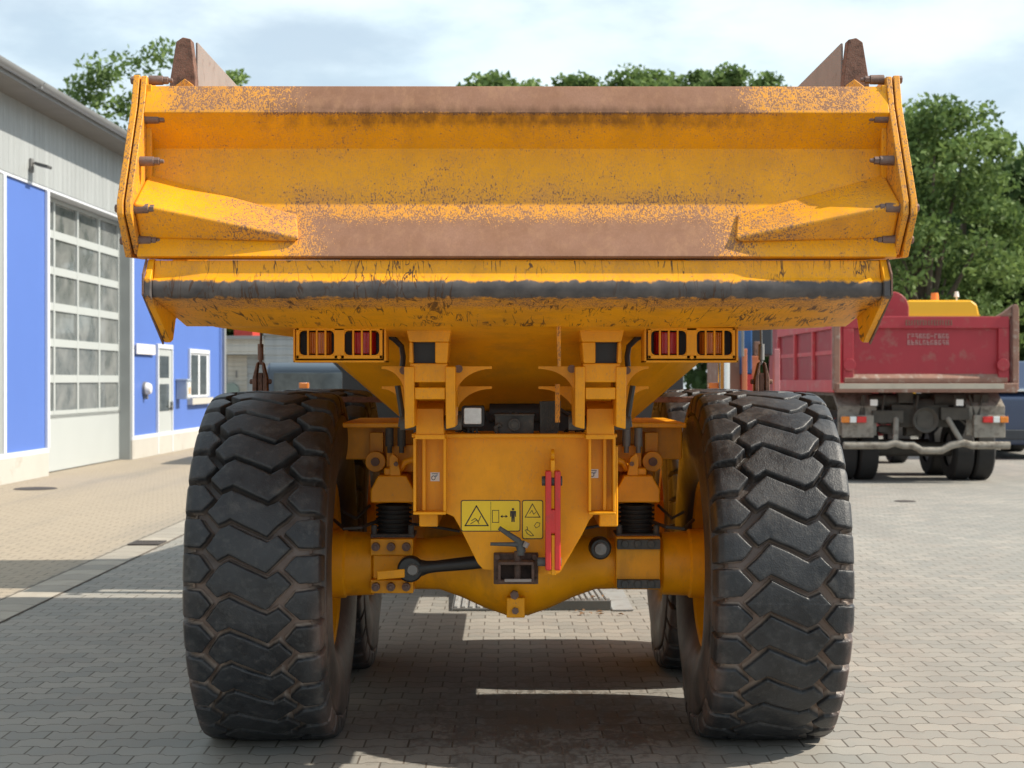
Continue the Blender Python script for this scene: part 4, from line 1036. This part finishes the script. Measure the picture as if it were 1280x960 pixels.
# ---- generic parked vehicle
M['vtyre'] = simple('vehicle_tyre', (0.02, 0.02, 0.021), .8, 0, .3, 12)
def road_wheel(parent, x0, x1, y, r, name='wheel'):
    b = MB(); s_ = 1 if x1 > x0 else -1
    w = abs(x1 - x0)
    b.rev([(x0, r * .55), (x0, r * .93), (x0 + s_ * .03, r), (x1 - s_ * .03, r), (x1, r * .93), (x1, r * .55)], 'x', (0, y, r), n=32, close=True)
    t = b.build(name, M['vtyre'], parent)
    b = MB(); b.rev([(x0 + s_ * .04, .0), (x0 + s_ * .04, r * .55), (x1 - s_ * .04, r * .55), (x1 - s_ * .04, 0)], 'x', (0, y, r), n=24, close=True); b.build('rim', M['grey'], t)
    return t
def van(name, label, cat, loc, rz, w, prof, glass_prof, paint, wheels, r=.34):
    t = thing(name, label, cat, loc, rz)
    b = MB(); b.prism(prof, 'x', -w / 2, w / 2); bd = b.build('body', paint, t, .06, 3)
    for nm, (a, c, zl, zh, kind) in glass_prof:
        b = MB()
        if kind == 'rear': b.box(a, c, prof[0][0] - .012, prof[0][0] + .01, zl, zh)
        elif kind == 'side':
            for sx in (-1, 1): b.box(sx * (w / 2 - .004), sx * (w / 2 + .008), a, c, zl, zh)
        b.build(nm, M['glassd'] if 'lamp' not in nm else M['redlens'], t, .01)
    for y in wheels:
        for sx in (-1, 1): road_wheel(t, sx * (w / 2 - .24), sx * (w / 2 + .006), y, r)
    return t
M['vblue'] = simple('dark_blue_car_paint', (0.025, 0.045, 0.10), .25, 0, .1, 2); M['vblue'].node_tree.nodes['Principled BSDF'].inputs['Coat Weight'].default_value = .6
M['vslate'] = simple('slate_car_paint', (0.045, 0.065, 0.09), .3, 0, .1, 2)
# grey-blue van behind the left tyre
van('parked_van', 'dark slate van parked in front of the grey shed, beyond the left tyre', 'van', (-3.75, 22.6, 0), 0, 1.85,
    [(0, .35), (0, .95), (.10, 1.88), (.3, 1.98), (3.2, 1.98), (3.9, 1.25), (4.8, 1.1), (4.9, .35)],
    [('rear_window', (-.78, .78, 1.12, 1.78, 'rear')), ('side_window', (.5, 3.1, 1.2, 1.75, 'side')), ('tail_lamp', (-.9, -.80, .9, 1.3, 'rear'))], M['vslate'], (.9, 4.0))
# dark blue vehicle at the right edge
t = van('dark_blue_pickup', 'dark blue pickup standing right of the red tipper lorry', 'pickup', (10.75, 24.5, 0), 0, 2.0,
    [(0, .30), (0, 1.28), (.25, 1.42), (1.3, 1.46), (1.9, 2.05), (3.4, 2.08), (3.9, 1.5), (5.2, 1.4), (5.3, .35)],
    [('side_window', (2.0, 3.4, 1.5, 1.95, 'side'))], M['vblue'], (.95, 4.3), .40)
b = MB(); b.box(-.95, .95, -.10, -.0, .42, .62); b.build('bumper', M['dgrey'], t, .02)
b = MB(); b.box(-.98, .98, .02, .3, 1.40, 1.455); b.build('highlight_strip', M['chrome'], t, .01)  # bright strip added as a painted highlight on the bodywork
for sx in (-1, 1):
    b = MB(); b.box(sx * .80, sx * .96, -.014, .03, .85, 1.15); b.build('tail_lamp', M['redlens'], t, .01)

# ---- red tipper lorry
M['redbody'] = simple('faded_red_paint', (0.34, 0.022, 0.034), .5, 0, .2, 2.5, dirt=(.30, .11, .09), dirtamt=.38)
M['redlight'] = simple('pale_red_paint', (0.58, 0.07, 0.08), .5, 0, .15, 2, dirt=(.5, .2, .18), dirtamt=.4)  # paler red than the body, used on the side ribs
M['dusty'] = simple('dusty_chassis', (0.075, 0.068, 0.058), .9, 0, .5, 6); M['dustyl'] = simple('dusty_white_guard', (0.27, 0.25, 0.215), .85, 0, .35, 5, dirt=(.12, .10, .08), dirtamt=.45)
M['rustbrown'] = simple('worn_brown_steel', (0.24, 0.13, 0.095), .8, 0, .35, 5, dirt=(.42, .38, .33), dirtamt=.38)
RX, RY = 6.62, 17.3
lorry = thing('red_tipper_lorry', 'dusty red tipper lorry with closed tailboard, seen from behind', 'lorry', (RX, RY, 0))
sR = FPX / (RY + D0)
def r_(px, py, dy=0.0): 
    s_ = FPX / (RY + dy + D0); return ((px - VX) / s_ + CX - RX, CZ - (py - HY) / s_)
hw = 1.42; zt = 2.62; zb = 1.50
b = MB()   # tipping body: floor, sides, front
b.box(-hw + .02, hw - .02, .12, 5.2, zb - .02, zb + .06)
for sx in (-1, 1): b.box(sx * (hw - .08), sx * (hw - .02), .12, 5.2, zb + .06, zt)
b.box(-hw + .08, hw - .08, 5.12, 5.2, zb + .06, zt + .05)
bd = b.build('tipping_body', M['redbody'], lorry, .01)
b = MB()
for sx in (-1, 1):
    x0, x1 = sx * (hw - .018), sx * (hw + .03)
    b.box(x0, x1, .12, 5.2, zt - .16, zt + .0); b.box(x0, x1, .12, 5.2, zb - .06, zb + .14)
    for y in (.12, 1.75, 3.4, 5.1): b.box(x0, x1 + sx * .006, y, y + .10, zb + .14, zt - .16)
    for y in (.22, 1.85, 3.5): b.box(x0, sx * (hw - .004), y, y + 1.5, zb + .55, zb + .62)
b.build('side_rib', M['redlight'], bd, .008)
b = MB(); hx = 1.0
b.prism([(-1.25, zt - .02), (1.22, zt - .02), (1.18, zt + .12), (1.08, zt + .22)] + [(.76 + .32 * math.cos(t), zt + .38 + .34 * math.sin(t)) for t in [math.radians(q) for q in range(-5, 91, 12)]] + [(-1.0, zt + .72), (-1.25, zt + .5)], 'y', 5.14, 5.24)
b.box(-1.3, 1.1, 5.10, 5.14, zt + .08, zt + .13)
b.build('headboard', M['redbody'], bd, .02)
b = MB()   # tailboard with raised frame
b.box(-hw + .14, hw - .14, .04, .09, zb + .02, zt - .0)
b.box(-hw + .10, hw - .10, -.02, .05, zt - .16, zt + .03); 
for sx in (-1, 1): b.box(sx * (hw - .10), sx * (hw - .27), -.021, .05, zb + .12, zt - .16)
tb = b.build('tailboard', M['redbody'], lorry, .01)
b = MB(); b.prism([(-.03, zb + .10), (-.03, zb + .17), (.042, zb + .24), (.042, zb + .10)], 'x', -hw + .12, hw - .12); b.build('bottom_rail', M['rustbrown'], tb, .01)
b = MB(); b.box(-hw - .02, hw + .02, -.08, .10, zb - .06, zb + .09); b.build('rear_sill', M['rustbrown'], lorry, .015)
b = MB(); b.box(-hw + .03, hw - .2, -.085, -.08, zb + .0, zb + .085); b.build('sill_strip', simple('pale_worn_metal', (.42, .38, .31), .7, 0, .25, 6), lorry)
for sx in (-1, 1):
    b = MB(); x = sx * (hw + .0)
    b.prism([(x - .05, zb - .02), (x + .05, zb - .02), (x + .05, zt + .16), (x + .02, zt + .22), (x - .03, zt + .22), (x - .05, zt + .18)], 'y', -.05, .12)
    if sx > 0: b.prism([(x - .05, zt + .02), (x - .05, zt + .2), (x - .18, zt + .10), (x - .30, zt + .03)], 'y', .0, .10)
    b.build('corner_post', M['rustbrown'], lorry, .015)
    b = MB(); b.cyl((sx * (hw - .20), -.05, zb + .38), (sx * (hw - .20), -.02, zb + .38), .10, n=20); b.build('tailboard_latch', M['redbody'], tb, .005)
# worn lettering on the tailboard: two rows of pale broken strokes
b = MB(); rnd = random.Random(5)
xl, xr = r_(1135, 0)[0], r_(1188, 0)[0]
for row, (y0, y1) in enumerate(((417, 423), (425, 431))):
    z1_, z0_ = r_(0, y0)[1], r_(0, y1)[1]; n = 11
    for i in range(n):
        xa = xl + (xr - xl) * (i + .1) / n; xb = xl + (xr - xl) * (i + .85) / n; sw_ = .016
        if rnd.random() < .9: b.box(xa, xa + sw_, .030, .038, z0_, z1_)
        if rnd.random() < .75: b.box(xa, xb, .029, .037, z1_ - sw_, z1_)
        if rnd.random() < .6: b.box(xa, xb, .029, .037, (z0_ + z1_) / 2 - sw_ / 2, (z0_ + z1_) / 2 + sw_ / 2)
        if rnd.random() < .5: b.box(xb - sw_, xb, .030, .038, z0_, (z0_ + z1_) / 2)
        if rnd.random() < .5: b.box(xa, xb, .029, .037, z0_, z0_ + sw_)
b.build('worn_lettering', simple('flaking_white_print', (.40, .21, .20), .8, 0, .35, 30), tb, one=True)
b = MB(); xl2, xr2 = r_(1132, 0)[0], r_(1192, 0)[0]; z1_, z0_ = r_(0, 400)[1], r_(0, 406.5)[1]
for i in range(17):
    xa = xl2 + (xr2 - xl2) * (i + .1) / 17; xb = xl2 + (xr2 - xl2) * (i + .7) / 17
    b.box(xa, xa + .014, -.027, -.02, z0_, z1_)
    if rnd.random() < .7: b.box(xa, xb, -.026, -.02, z1_ - .014, z1_)
    if rnd.random() < .6: b.box(xa, xb, -.026, -.02, z0_, z0_ + .014)
b.build('dark_lettering', simple('dull_dark_print', (.16, .12, .08), .8, 0, .2, 20), tb, one=True)
# chassis
b = MB()
for sx in (-1, 1): b.box(sx * .36, sx * .46, .35, 8.2, .92, 1.22)
b.box(-.46, .46, .32, .42, .88, 1.24); b.box(-.9, .9, .9, 1.1, .98, 1.3); b.box(-1.1, 1.1, .7, .8, 1.22, 1.42)
b.box(-.8, -.3, .2, .5, .95, 1.15); b.box(.3, .75, .2, .5, 1.0, 1.2)
for (x, z, rr_) in ((-.55, 1.30, .10), (.5, 1.32, .12), (.15, 1.25, .09), (-.1, 1.05, .14)): b.cyl((x - .25, .5, z), (x + .25, .5, z), rr_, n=16)
rnd = random.Random(4)
for i in range(22):
    x, z = rnd.uniform(-1.15, 1.15), rnd.uniform(.78, 1.42); w_, h_ = rnd.uniform(.03, .14), rnd.uniform(.03, .12); y = rnd.uniform(.25, .7)
    b.box(x - w_, x + w_, y, y + .2, z - h_, z + h_)
for i in range(8):
    x = rnd.uniform(-1, 1); b.tube([(x, .3, 1.4), (x + rnd.uniform(-.1, .1), .25, 1.1), (x + rnd.uniform(-.25, .25), .3, .85)], .02, 8)
ch = b.build('chassis', M['dusty'], lorry, .008)
b = MB(); b.cyl((.03, .10, 1.12), (.03, .14, 1.12), .0, n=8) if False else None
b.rev([(.22, .08), (.16, .14), (.10, .20), (.13, .21), (.20, .15)], 'y', (.03, 0, 1.00), n=28, close=True); b.box(-.1, .16, .15, .4, .86, 1.18); o = b.build('tow_coupling', M['dusty'], lorry)
o.scale = (1, 1, 1)
b = MB(); z0 = .60; yb = .02
b.tube([(-1.30, yb, z0), (-.62, yb, z0), (-.48, yb, z0 + .04), (-.35, yb, z0), (-.20, yb, z0), (-.06, yb, z0 - .08), (.26, yb, z0 - .08), (.40, yb, z0), (.60, yb, z0 + .04), (.75, yb, z0), (1.34, yb, z0)], .062, 12)
b.tube([(-.48, yb, z0 + .02), (-.42, .2, 1.0), (-.42, .35, 1.1)], .045, 8); b.tube([(.6, yb, z0 + .02), (.42, .2, 1.0), (.40, .35, 1.1)], .045, 8)
b.build('underrun_bar', M['dustyl'], lorry)
for sx in (-1, 1):
    b = MB(); b.box(sx * 1.30, sx * .80, .10, .18, .72, 1.08); b.build('lamp_carrier', M['dustyl'], lorry, .01)
    lp = b
    b = MB(); b.box(sx * 1.33, sx * 1.20, .04, .10, .96, 1.06); b.build('indicator_lamp', M['amber'], lorry, .01)
    b = MB(); b.box(sx * 1.195, sx * 1.09, .04, .10, .96, 1.06); b.build('reversing_lamp', M['clear'], lorry, .01)
    b = MB(); b.box(sx * 1.085, sx * .93, .04, .10, .96, 1.06); b.build('rear_lamp', M['redlens'], lorry, .01)
    b = MB(); b.prism([(.25, .75), (.25, 1.22), (.6, 1.44), (2.9, 1.44), (3.2, 1.1), (3.15, 1.1), (2.85, 1.38), (.65, 1.38), (.31, 1.18), (.31, .75)], 'x', sx * 1.34, sx * .72); b.build('mudguard', M['dustyl'], lorry, .01)
    for y in (.95, 2.3): 
        road_wheel(lorry, sx * .62, sx * .93, y, .50); road_wheel(lorry, sx * .97, sx * 1.27, y, .50)
    road_wheel(lorry, sx * .95, sx * 1.27, 6.2, .50)
b = MB(); b.box(r_(1090, 0)[0], r_(1099, 0)[0], .08, .10, 1.23, 1.33); b.box(r_(1198, 0)[0], r_(1207, 0)[0], .08, .10, 1.23, 1.33); b.build('reflector', M['white'], lorry)
b = MB(); b.tube([(-.7, .95, .5), (.7, .95, .5)], .12, 12); b.tube([(-.7, 2.3, .5), (.7, 2.3, .5)], .12, 12); b.build('axle', M['dusty'], lorry)
b = MB(); b.prism([(5.55, .7), (5.55, 2.85), (5.8, 2.98), (7.3, 2.95), (7.6, 2.0), (7.65, .5), (6.8, .5), (6.7, .9), (5.8, .9)], 'x', -1.2, 1.2); b.build('cab', M['redbody'], lorry, .05)
b = MB(); b.box(-.9, .9, 5.535, 5.548, 2.0, 2.6); b.build('cab_window', M['glassd'], lorry)

# ---- yellow lorry cab beyond it
M['ycab'] = simple('bright_yellow_cab', (0.85, 0.42, 0.01), .35, 0, .05, 2)
YY = 31.5; yx0, yx1 = PX(1126, YY), PX(1225, YY); ztop = PZ(375, YY); cx_ = (yx0 + yx1) / 2; hwy = (yx1 - yx0) / 2
ylor = thing('yellow_lorry', 'yellow lorry cab with orange beacon showing above the red tipper lorry', 'lorry', (cx_, YY, 0))
b = MB(); b.prism([(-hwy, 1.0), (hwy, 1.0), (hwy + .02, ztop - .45), (hwy - .05, ztop - .12), (hwy - .2, ztop - .0), (-hwy + .2, ztop), (-hwy, ztop - .2)], 'y', 0, 2.1); yc = b.build('cab', M['ycab'], ylor, .05, 3)
b = MB(); b.box(-hwy + .3, hwy - .3, -.01, .0, ztop - 1.3, ztop - .6); b.build('rear_window', M['glassd'], yc)
b = MB(); b.box(-hwy - .0, hwy + .02, -.012, .02, ztop - .40, ztop - .37); b.build('seam', M['ycab'], yc)
c = PX(1180, YY) - cx_; b = MB(); b.cyl((c, .8, ztop), (c, .8, ztop + .22), .11, .09, n=20); b.build('beacon', simple('orange_beacon', (.8, .22, .03), .3), ylor, .01)
c = PX(1208, YY) - cx_; b = MB(); b.cyl((c, .8, ztop), (c, .8, ztop + .14), .02, n=10); b.cyl((c, .8, ztop + .12), (c, .8, ztop + .26), .07, .04, n=14); b.build('antenna', M['white'], ylor)
b = MB(); b.box(-.45, .45, -4.5, 2.0, .7, 1.0); b.build('chassis', M['dgrey'], ylor)
for sx in (-1, 1):
    for y in (-3.2, 1.0): road_wheel(ylor, sx * (hwy - .35), sx * hwy, y, .5)

# ---- yard crane vehicle seen between lamps and red lorry
M['orange'] = simple('faded_orange_paint', (0.50, 0.16, 0.07), .6, 0, .2, 5, dirt=(.2, .12, .08), dirtamt=.4)
M['navy'] = simple('navy_panel', (0.01, 0.07, 0.22), .4, 0, .1, 3); M['pinkish'] = simple('faded_red_post', (.42, .16, .17), .6, 0, .25, 6)
QY = 12.5; qx = PX(905, QY)
cr = thing('mobile_crane', 'orange and blue mobile crane vehicle with masts, beyond the right tyre', 'crane', (qx, QY, 0))
q = lambda px, py: (PX(px, QY) - qx, PZ(py, QY))
def qb(name, mt, x0, y0, x1, y1, dy=0.0, dep=.15, bev=.008):
    b = MB(); (a, c), (e, f_) = q(x0, y0), q(x1, y1); b.box(a, e, dy, dy + dep, f_, c); return b.build(name, mt, cr, bev)
qb('counterweight', M['rustbrown'], 903, 446, 931, 500, .3, 1.2, .02)
qb('post', M['orange'], 928.5, 436, 933.5, 500, -.05, .12)
qb('cab_panel', M['navy'], 929, 380, 942, 468, .1, .8, .02)
qb('red_step', simple('red_step_paint', (.4, .03, .03), .5), 931, 468, 942, 495, .08, .3)
qb('mast', M['orange'], 941, 445, 952, 500, .12, .25)
qb('engine_cover', M['dgrey'], 944, 380, 975, 444, .5, .8, .03)
qb('rear_post', M['pinkish'], 969, 436, 976, 500, .05, .12)
qb('lever_plate', M['rust'], 943, 427, 950, 445, -.02, .08)
qb('grey_bracket', M['grey'], 926.5, 412, 929.5, 446, -.06, .05)
b = MB(); b.box(-.05, .72, .2, 5.5, .55, 1.30); b.build('undercarriage', M['orange'], cr, .03)
for x_ in (-.02, .42):
    for y in (1.0, 4.2): road_wheel(cr, x_, x_ + .3, y, .5)

# ---- trees
def leaf_mat(name, a, c):
    k = NT(name); at = k.n('ShaderNodeAttribute', attribute_name='tone')
    col = k.mix(at.outputs['Fac'], a, c); k.set(k.b.inputs['Base Color'], col); k.b.inputs['Roughness'].default_value = .6; k.b.inputs['Specular IOR Level'].default_value = .25
    tr = k.n('ShaderNodeBsdfTranslucent'); k.set(tr.inputs[0], col); ms = k.n('ShaderNodeMixShader'); ms.inputs[0].default_value = .35
    k.t.links.new(k.b.outputs[0], ms.inputs[1]); k.t.links.new(tr.outputs[0], ms.inputs[2]); k.t.links.new(ms.outputs[0], k.out.inputs[0]); return k.m
M['leafA'] = leaf_mat('oak_leaves', (0.065, 0.115, 0.034), (0.21, 0.30, 0.09)); M['leafB'] = leaf_mat('dark_leaves', (0.04, 0.08, 0.026), (0.14, 0.21, 0.07)); M['leafC'] = leaf_mat('pale_leaves', (0.07, 0.12, 0.04), (0.19, 0.26, 0.10))
M['bark'] = simple('bark', (0.10, 0.08, 0.06), .9, 0, .3, 8, bump=.01)
def tree(label, loc, H, R, base, mat, nclump=150, nleaf=170, leaf=.13, seed=1, topfill=0.0, droop=0.0, group='trees beyond the yard', name='broadleaf_tree'):
    rs = np.random.RandomState(seed); rr = random.Random(seed)
    t = thing(name, label, 'tree', loc, 0, group)
    b = MB(); th = .06 * R + .08
    b.tube([(0, 0, 0), (.05 * R, 0, H * .2), (-.03 * R, .05 * R, H * .45), (.02 * R, 0, H * .8)], [th * 1.3, th, th * .7, th * .25], 10)
    cz = (H + base) / 2; hz = (H - base) / 2
    # lobes -> clumps -> leaves
    nl = 9; lobes = []
    for i in range(nl):
        d = rs.normal(size=3); d /= np.linalg.norm(d); d[2] *= .9
        lobes.append(np.array([d[0] * R * .55, d[1] * R * .55, cz + d[2] * hz * .6]))
        b.tube([(0, 0, H * .3), tuple(lobes[-1] * np.array([.5, .5, 1]) * np.array([1, 1, .75])), tuple(lobes[-1])], [th * .5, th * .3, th * .1], 6)
    b.build('trunk', M['bark'], t)
    cl = []
    for i in range(nclump):
        if rs.rand() < topfill:
            a_ = rs.rand() * 2 * PI; q_ = rs.rand() ** .6; p = np.array([R * .8 * q_ * math.cos(a_), R * .8 * q_ * math.sin(a_), H - hz * (.04 + .40 * q_ * q_) - rs.rand() * .7])
        elif rs.rand() < .25:
            d = rs.normal(size=3); d /= np.linalg.norm(d); p = np.array([d[0] * R * .9, d[1] * R * .9, cz + d[2] * hz * .92]) * 1.0
        else:
            L = lobes[rs.randint(nl)]; d = rs.normal(size=3); d /= np.linalg.norm(d)
            p = L + d * np.array([R * .46, R * .46, hz * .40]) * (.55 + .45 * rs.rand())
        cl.append(p)
    cl = np.array(cl); crad = R * (.10 + .10 * rs.rand(nclump)) + .12
    idx = np.repeat(np.arange(nclump), nleaf); n = len(idx)
    d = rs.normal(size=(n, 3)); d /= np.linalg.norm(d, axis=1)[:, None]
    off = d * (rs.rand(n, 1) ** .45) * crad[idx][:, None] * np.array([1.25, 1.25, .8])
    if droop: off[:, 2] -= droop * rs.rand(n) ** 1.5
    c = cl[idx] + off
    c[:, 2] = np.maximum(c[:, 2], .1)
    nrm = rs.normal(size=(n, 3)) + np.array([0, 0, .7]); nrm /= np.linalg.norm(nrm, axis=1)[:, None]
    a = np.cross(nrm, rs.normal(size=(n, 3))); a /= np.linalg.norm(a, axis=1)[:, None]; e = np.cross(nrm, a)
    s = leaf * (.6 + .8 * rs.rand(n, 1))
    V = np.stack([c - a * s, c + e * s * .55, c + a * s, c - e * s * .55], 1).reshape(-1, 3)
    me = bpy.data.meshes.new('crown'); me.vertices.add(4 * n); me.vertices.foreach_set('co', V.ravel())
    me.loops.add(4 * n); me.loops.foreach_set('vertex_index', np.arange(4 * n, dtype=np.int32)); me.polygons.add(n); me.polygons.foreach_set('loop_start', (np.arange(n) * 4).astype(np.int32))
    me.update(calc_edges=True)
    tone = np.clip(rs.rand(nclump)[idx] * .7 + rs.rand(n) * .3, 0, 1)
    at = me.attributes.new('tone', 'FLOAT', 'FACE'); at.data.foreach_set('value', tone.astype(np.float32)); me.materials.append(M[mat])
    o = bpy.data.objects.new('crown', me); C.objects.link(o); o.parent = t
    return t
def at_px(px, Y): return (PX(px, Y), Y, 0)
def hz(py, Y): return PZ(py, Y)
tree('tall loose oak right of the tailgate with gaps of sky in its crown', at_px(1160, 37), hz(112, 37), 2.8, 2.5, 'leafA', 125, 120, .10, 11)
tree('broad green tree whose crown leans over the yellow cab on the right', at_px(1205, 40), hz(185, 40), 2.3, 2.0, 'leafA', 80, 120, .10, 12)
tree('pale drooping willow at the right edge of the picture', at_px(1283, 44), hz(240, 44), 2.3, 1.0, 'leafC', 90, 170, .10, 13, droop=1.2, name='willow_tree')
tree('leafy tree behind the workshop roof at the left', at_px(195, 50), hz(50, 50), 4.0, 3.0, 'leafA', 170, 170, .12, 14)
tree('rounded tree behind the workshop roof end, partly behind the tailgate', at_px(268, 52), hz(75, 52), 2.9, 3.0, 'leafA', 90, 150, .12, 15)
for i, (px, py, Y, R) in enumerate(((618, 97, 58, 2.2), (655, 99, 60, 1.8), (722, 97, 58, 1.9), (785, 89, 57, 2.3), (826, 95, 60, 2.2), (875, 93, 58, 1.6), (908, 85, 56, 1.9), (958, 94, 59, 2.0))):
    o = tree('tall tree far behind, %s treetop from the left above the tailgate' % ('first second third fourth fifth sixth seventh eighth'.split()[i]), at_px(px, Y), hz(py - 9, Y), R * 1.15, 3.0, 'leafA', 150, 60, .14, 30 + i, topfill=.30, group='far treetops above the tailgate')
bl = tree('dark bushy tree filling the gap behind the dump truck', at_px(330, 56), hz(400, 56) + .6, 2.6, .3, 'leafB', 90, 160, .13, 50, group='dark bushes behind the yard', name='bush')
posb = [(300, 54), (365, 55), (430, 56), (600, 57), (930, 50), (1000, 48), (1065, 47), (1120, 45), (1165, 46), (1215, 45), (1262, 46), (1310, 44), (1350, 43)]
names = ['dark dense bush behind the grey shed roof', 'dark dense bush right of the shed roof', 'dark bush hidden behind the left tail lamps', 'dark bush straight behind the dump truck', 'dark bush behind the crane vehicle', 'dark bush behind the red lorry side', 'tall dark bush left of the yellow cab', 'tall dark bush behind the headboard of the red lorry', 'tall dark bush right behind the yellow cab', 'tall dark bush between yellow cab and corner post', 'tall dark bush above the red lorry corner post', 'tall dark bush over the blue pickup', 'dark bush at the far right edge']
for i, (px, Y) in enumerate(posb):
    c = copy_tree(bl); c['label'] = names[i]; c.location = at_px(px, Y); h = (1.0 if px < 900 else 1.75) * (.9 + .25 * ((i * 37) % 10) / 10)
    if px > 1040: h *= 1.12
    c.scale = (1.2, 1.2, h); c.rotation_euler = (0, 0, i * 1.3)

# ================================================================== LIGHT, SKY, CAMERA
sc = bpy.context.scene
SUN_DIR = Vector((math.cos(math.radians(42)), -.052, math.sin(math.radians(42)))).normalized()
sl = bpy.data.lights.new('sun', 'SUN'); sl.energy = 4.5; sl.angle = math.radians(.6); sl.color = (1, .91, .77)
so = bpy.data.objects.new('sun', sl); C.objects.link(so); so.rotation_euler = SUN_DIR.to_track_quat('Z', 'Y').to_euler()
w = bpy.data.worlds.new('World'); sc.world = w; w.use_nodes = True; nt = w.node_tree; nt.nodes.clear()
out = nt.nodes.new('ShaderNodeOutputWorld'); bg = nt.nodes.new('ShaderNodeBackground'); sky = nt.nodes.new('ShaderNodeTexSky')
sky.sky_type = 'NISHITA'; sky.sun_disc = False; sky.sun_elevation = math.asin(SUN_DIR.z); sky.sun_rotation = math.atan2(SUN_DIR.x, SUN_DIR.y)
sky.air_density = 1.0; sky.dust_density = 1.5
def wn(t, **kw):
    n_ = nt.nodes.new(t)
    for a, c in kw.items(): setattr(n_, a, c)
    return n_
tc = wn('ShaderNodeTexCoord'); mp = wn('ShaderNodeMapping'); mp.inputs['Scale'].default_value = (1, 1, 2.6); nt.links.new(tc.outputs['Generated'], mp.inputs[0])
n1 = wn('ShaderNodeTexNoise'); n1.inputs['Scale'].default_value = 4.2; n1.inputs['Detail'].default_value = 8; n1.inputs['Roughness'].default_value = .55; nt.links.new(mp.outputs[0], n1.inputs['Vector'])
mr = wn('ShaderNodeMapRange'); mr.interpolation_type = 'SMOOTHSTEP'
for i, v in enumerate((.40, .62, .45, .98)): mr.inputs[i + 1].default_value = v
nt.links.new(n1.outputs[0], mr.inputs[0])
n2 = wn('ShaderNodeTexNoise'); n2.inputs['Scale'].default_value = 9; n2.inputs['Detail'].default_value = 6; nt.links.new(mp.outputs[0], n2.inputs['Vector'])
cc = wn('ShaderNodeMix', data_type='RGBA'); nt.links.new(n2.outputs[0], cc.inputs[0]); cc.inputs[6].default_value = (5.9, 7.4, 8.1, 1); cc.inputs[7].default_value = (7.5, 8.2, 8.5, 1)
mx = wn('ShaderNodeMix', data_type='RGBA'); nt.links.new(mr.outputs[0], mx.inputs[0]); nt.links.new(sky.outputs[0], mx.inputs[6]); nt.links.new(cc.outputs[2], mx.inputs[7])
nt.links.new(mx.outputs[2], bg.inputs[0]); bg.inputs[1].default_value = .098; nt.links.new(bg.outputs[0], out.inputs[0])
cam = bpy.data.cameras.new('camera'); co = bpy.data.objects.new('camera', cam); C.objects.link(co); sc.camera = co
cam.sensor_width = 36; cam.lens = 36 * FPX / 1280; cam.clip_start = .1; cam.clip_end = 1000
co.location = (CX, -D0, CZ)
fw = Vector((8 / FPX, 1, -5 / FPX)); co.rotation_euler = fw.to_track_quat('-Z', 'Y').to_euler()
cam.dof.use_dof = True; cam.dof.focus_distance = 5.9; cam.dof.aperture_fstop = 6.0
sc.view_settings.view_transform = 'Standard'; sc.view_settings.look = 'None'; sc.view_settings.exposure = .56; sc.view_settings.gamma = 1
sc.view_settings.use_curve_mapping = False
try: sc.cycles.use_denoising = True; sc.cycles.max_bounces = 8; sc.cycles.diffuse_bounces = 4
except Exception: pass
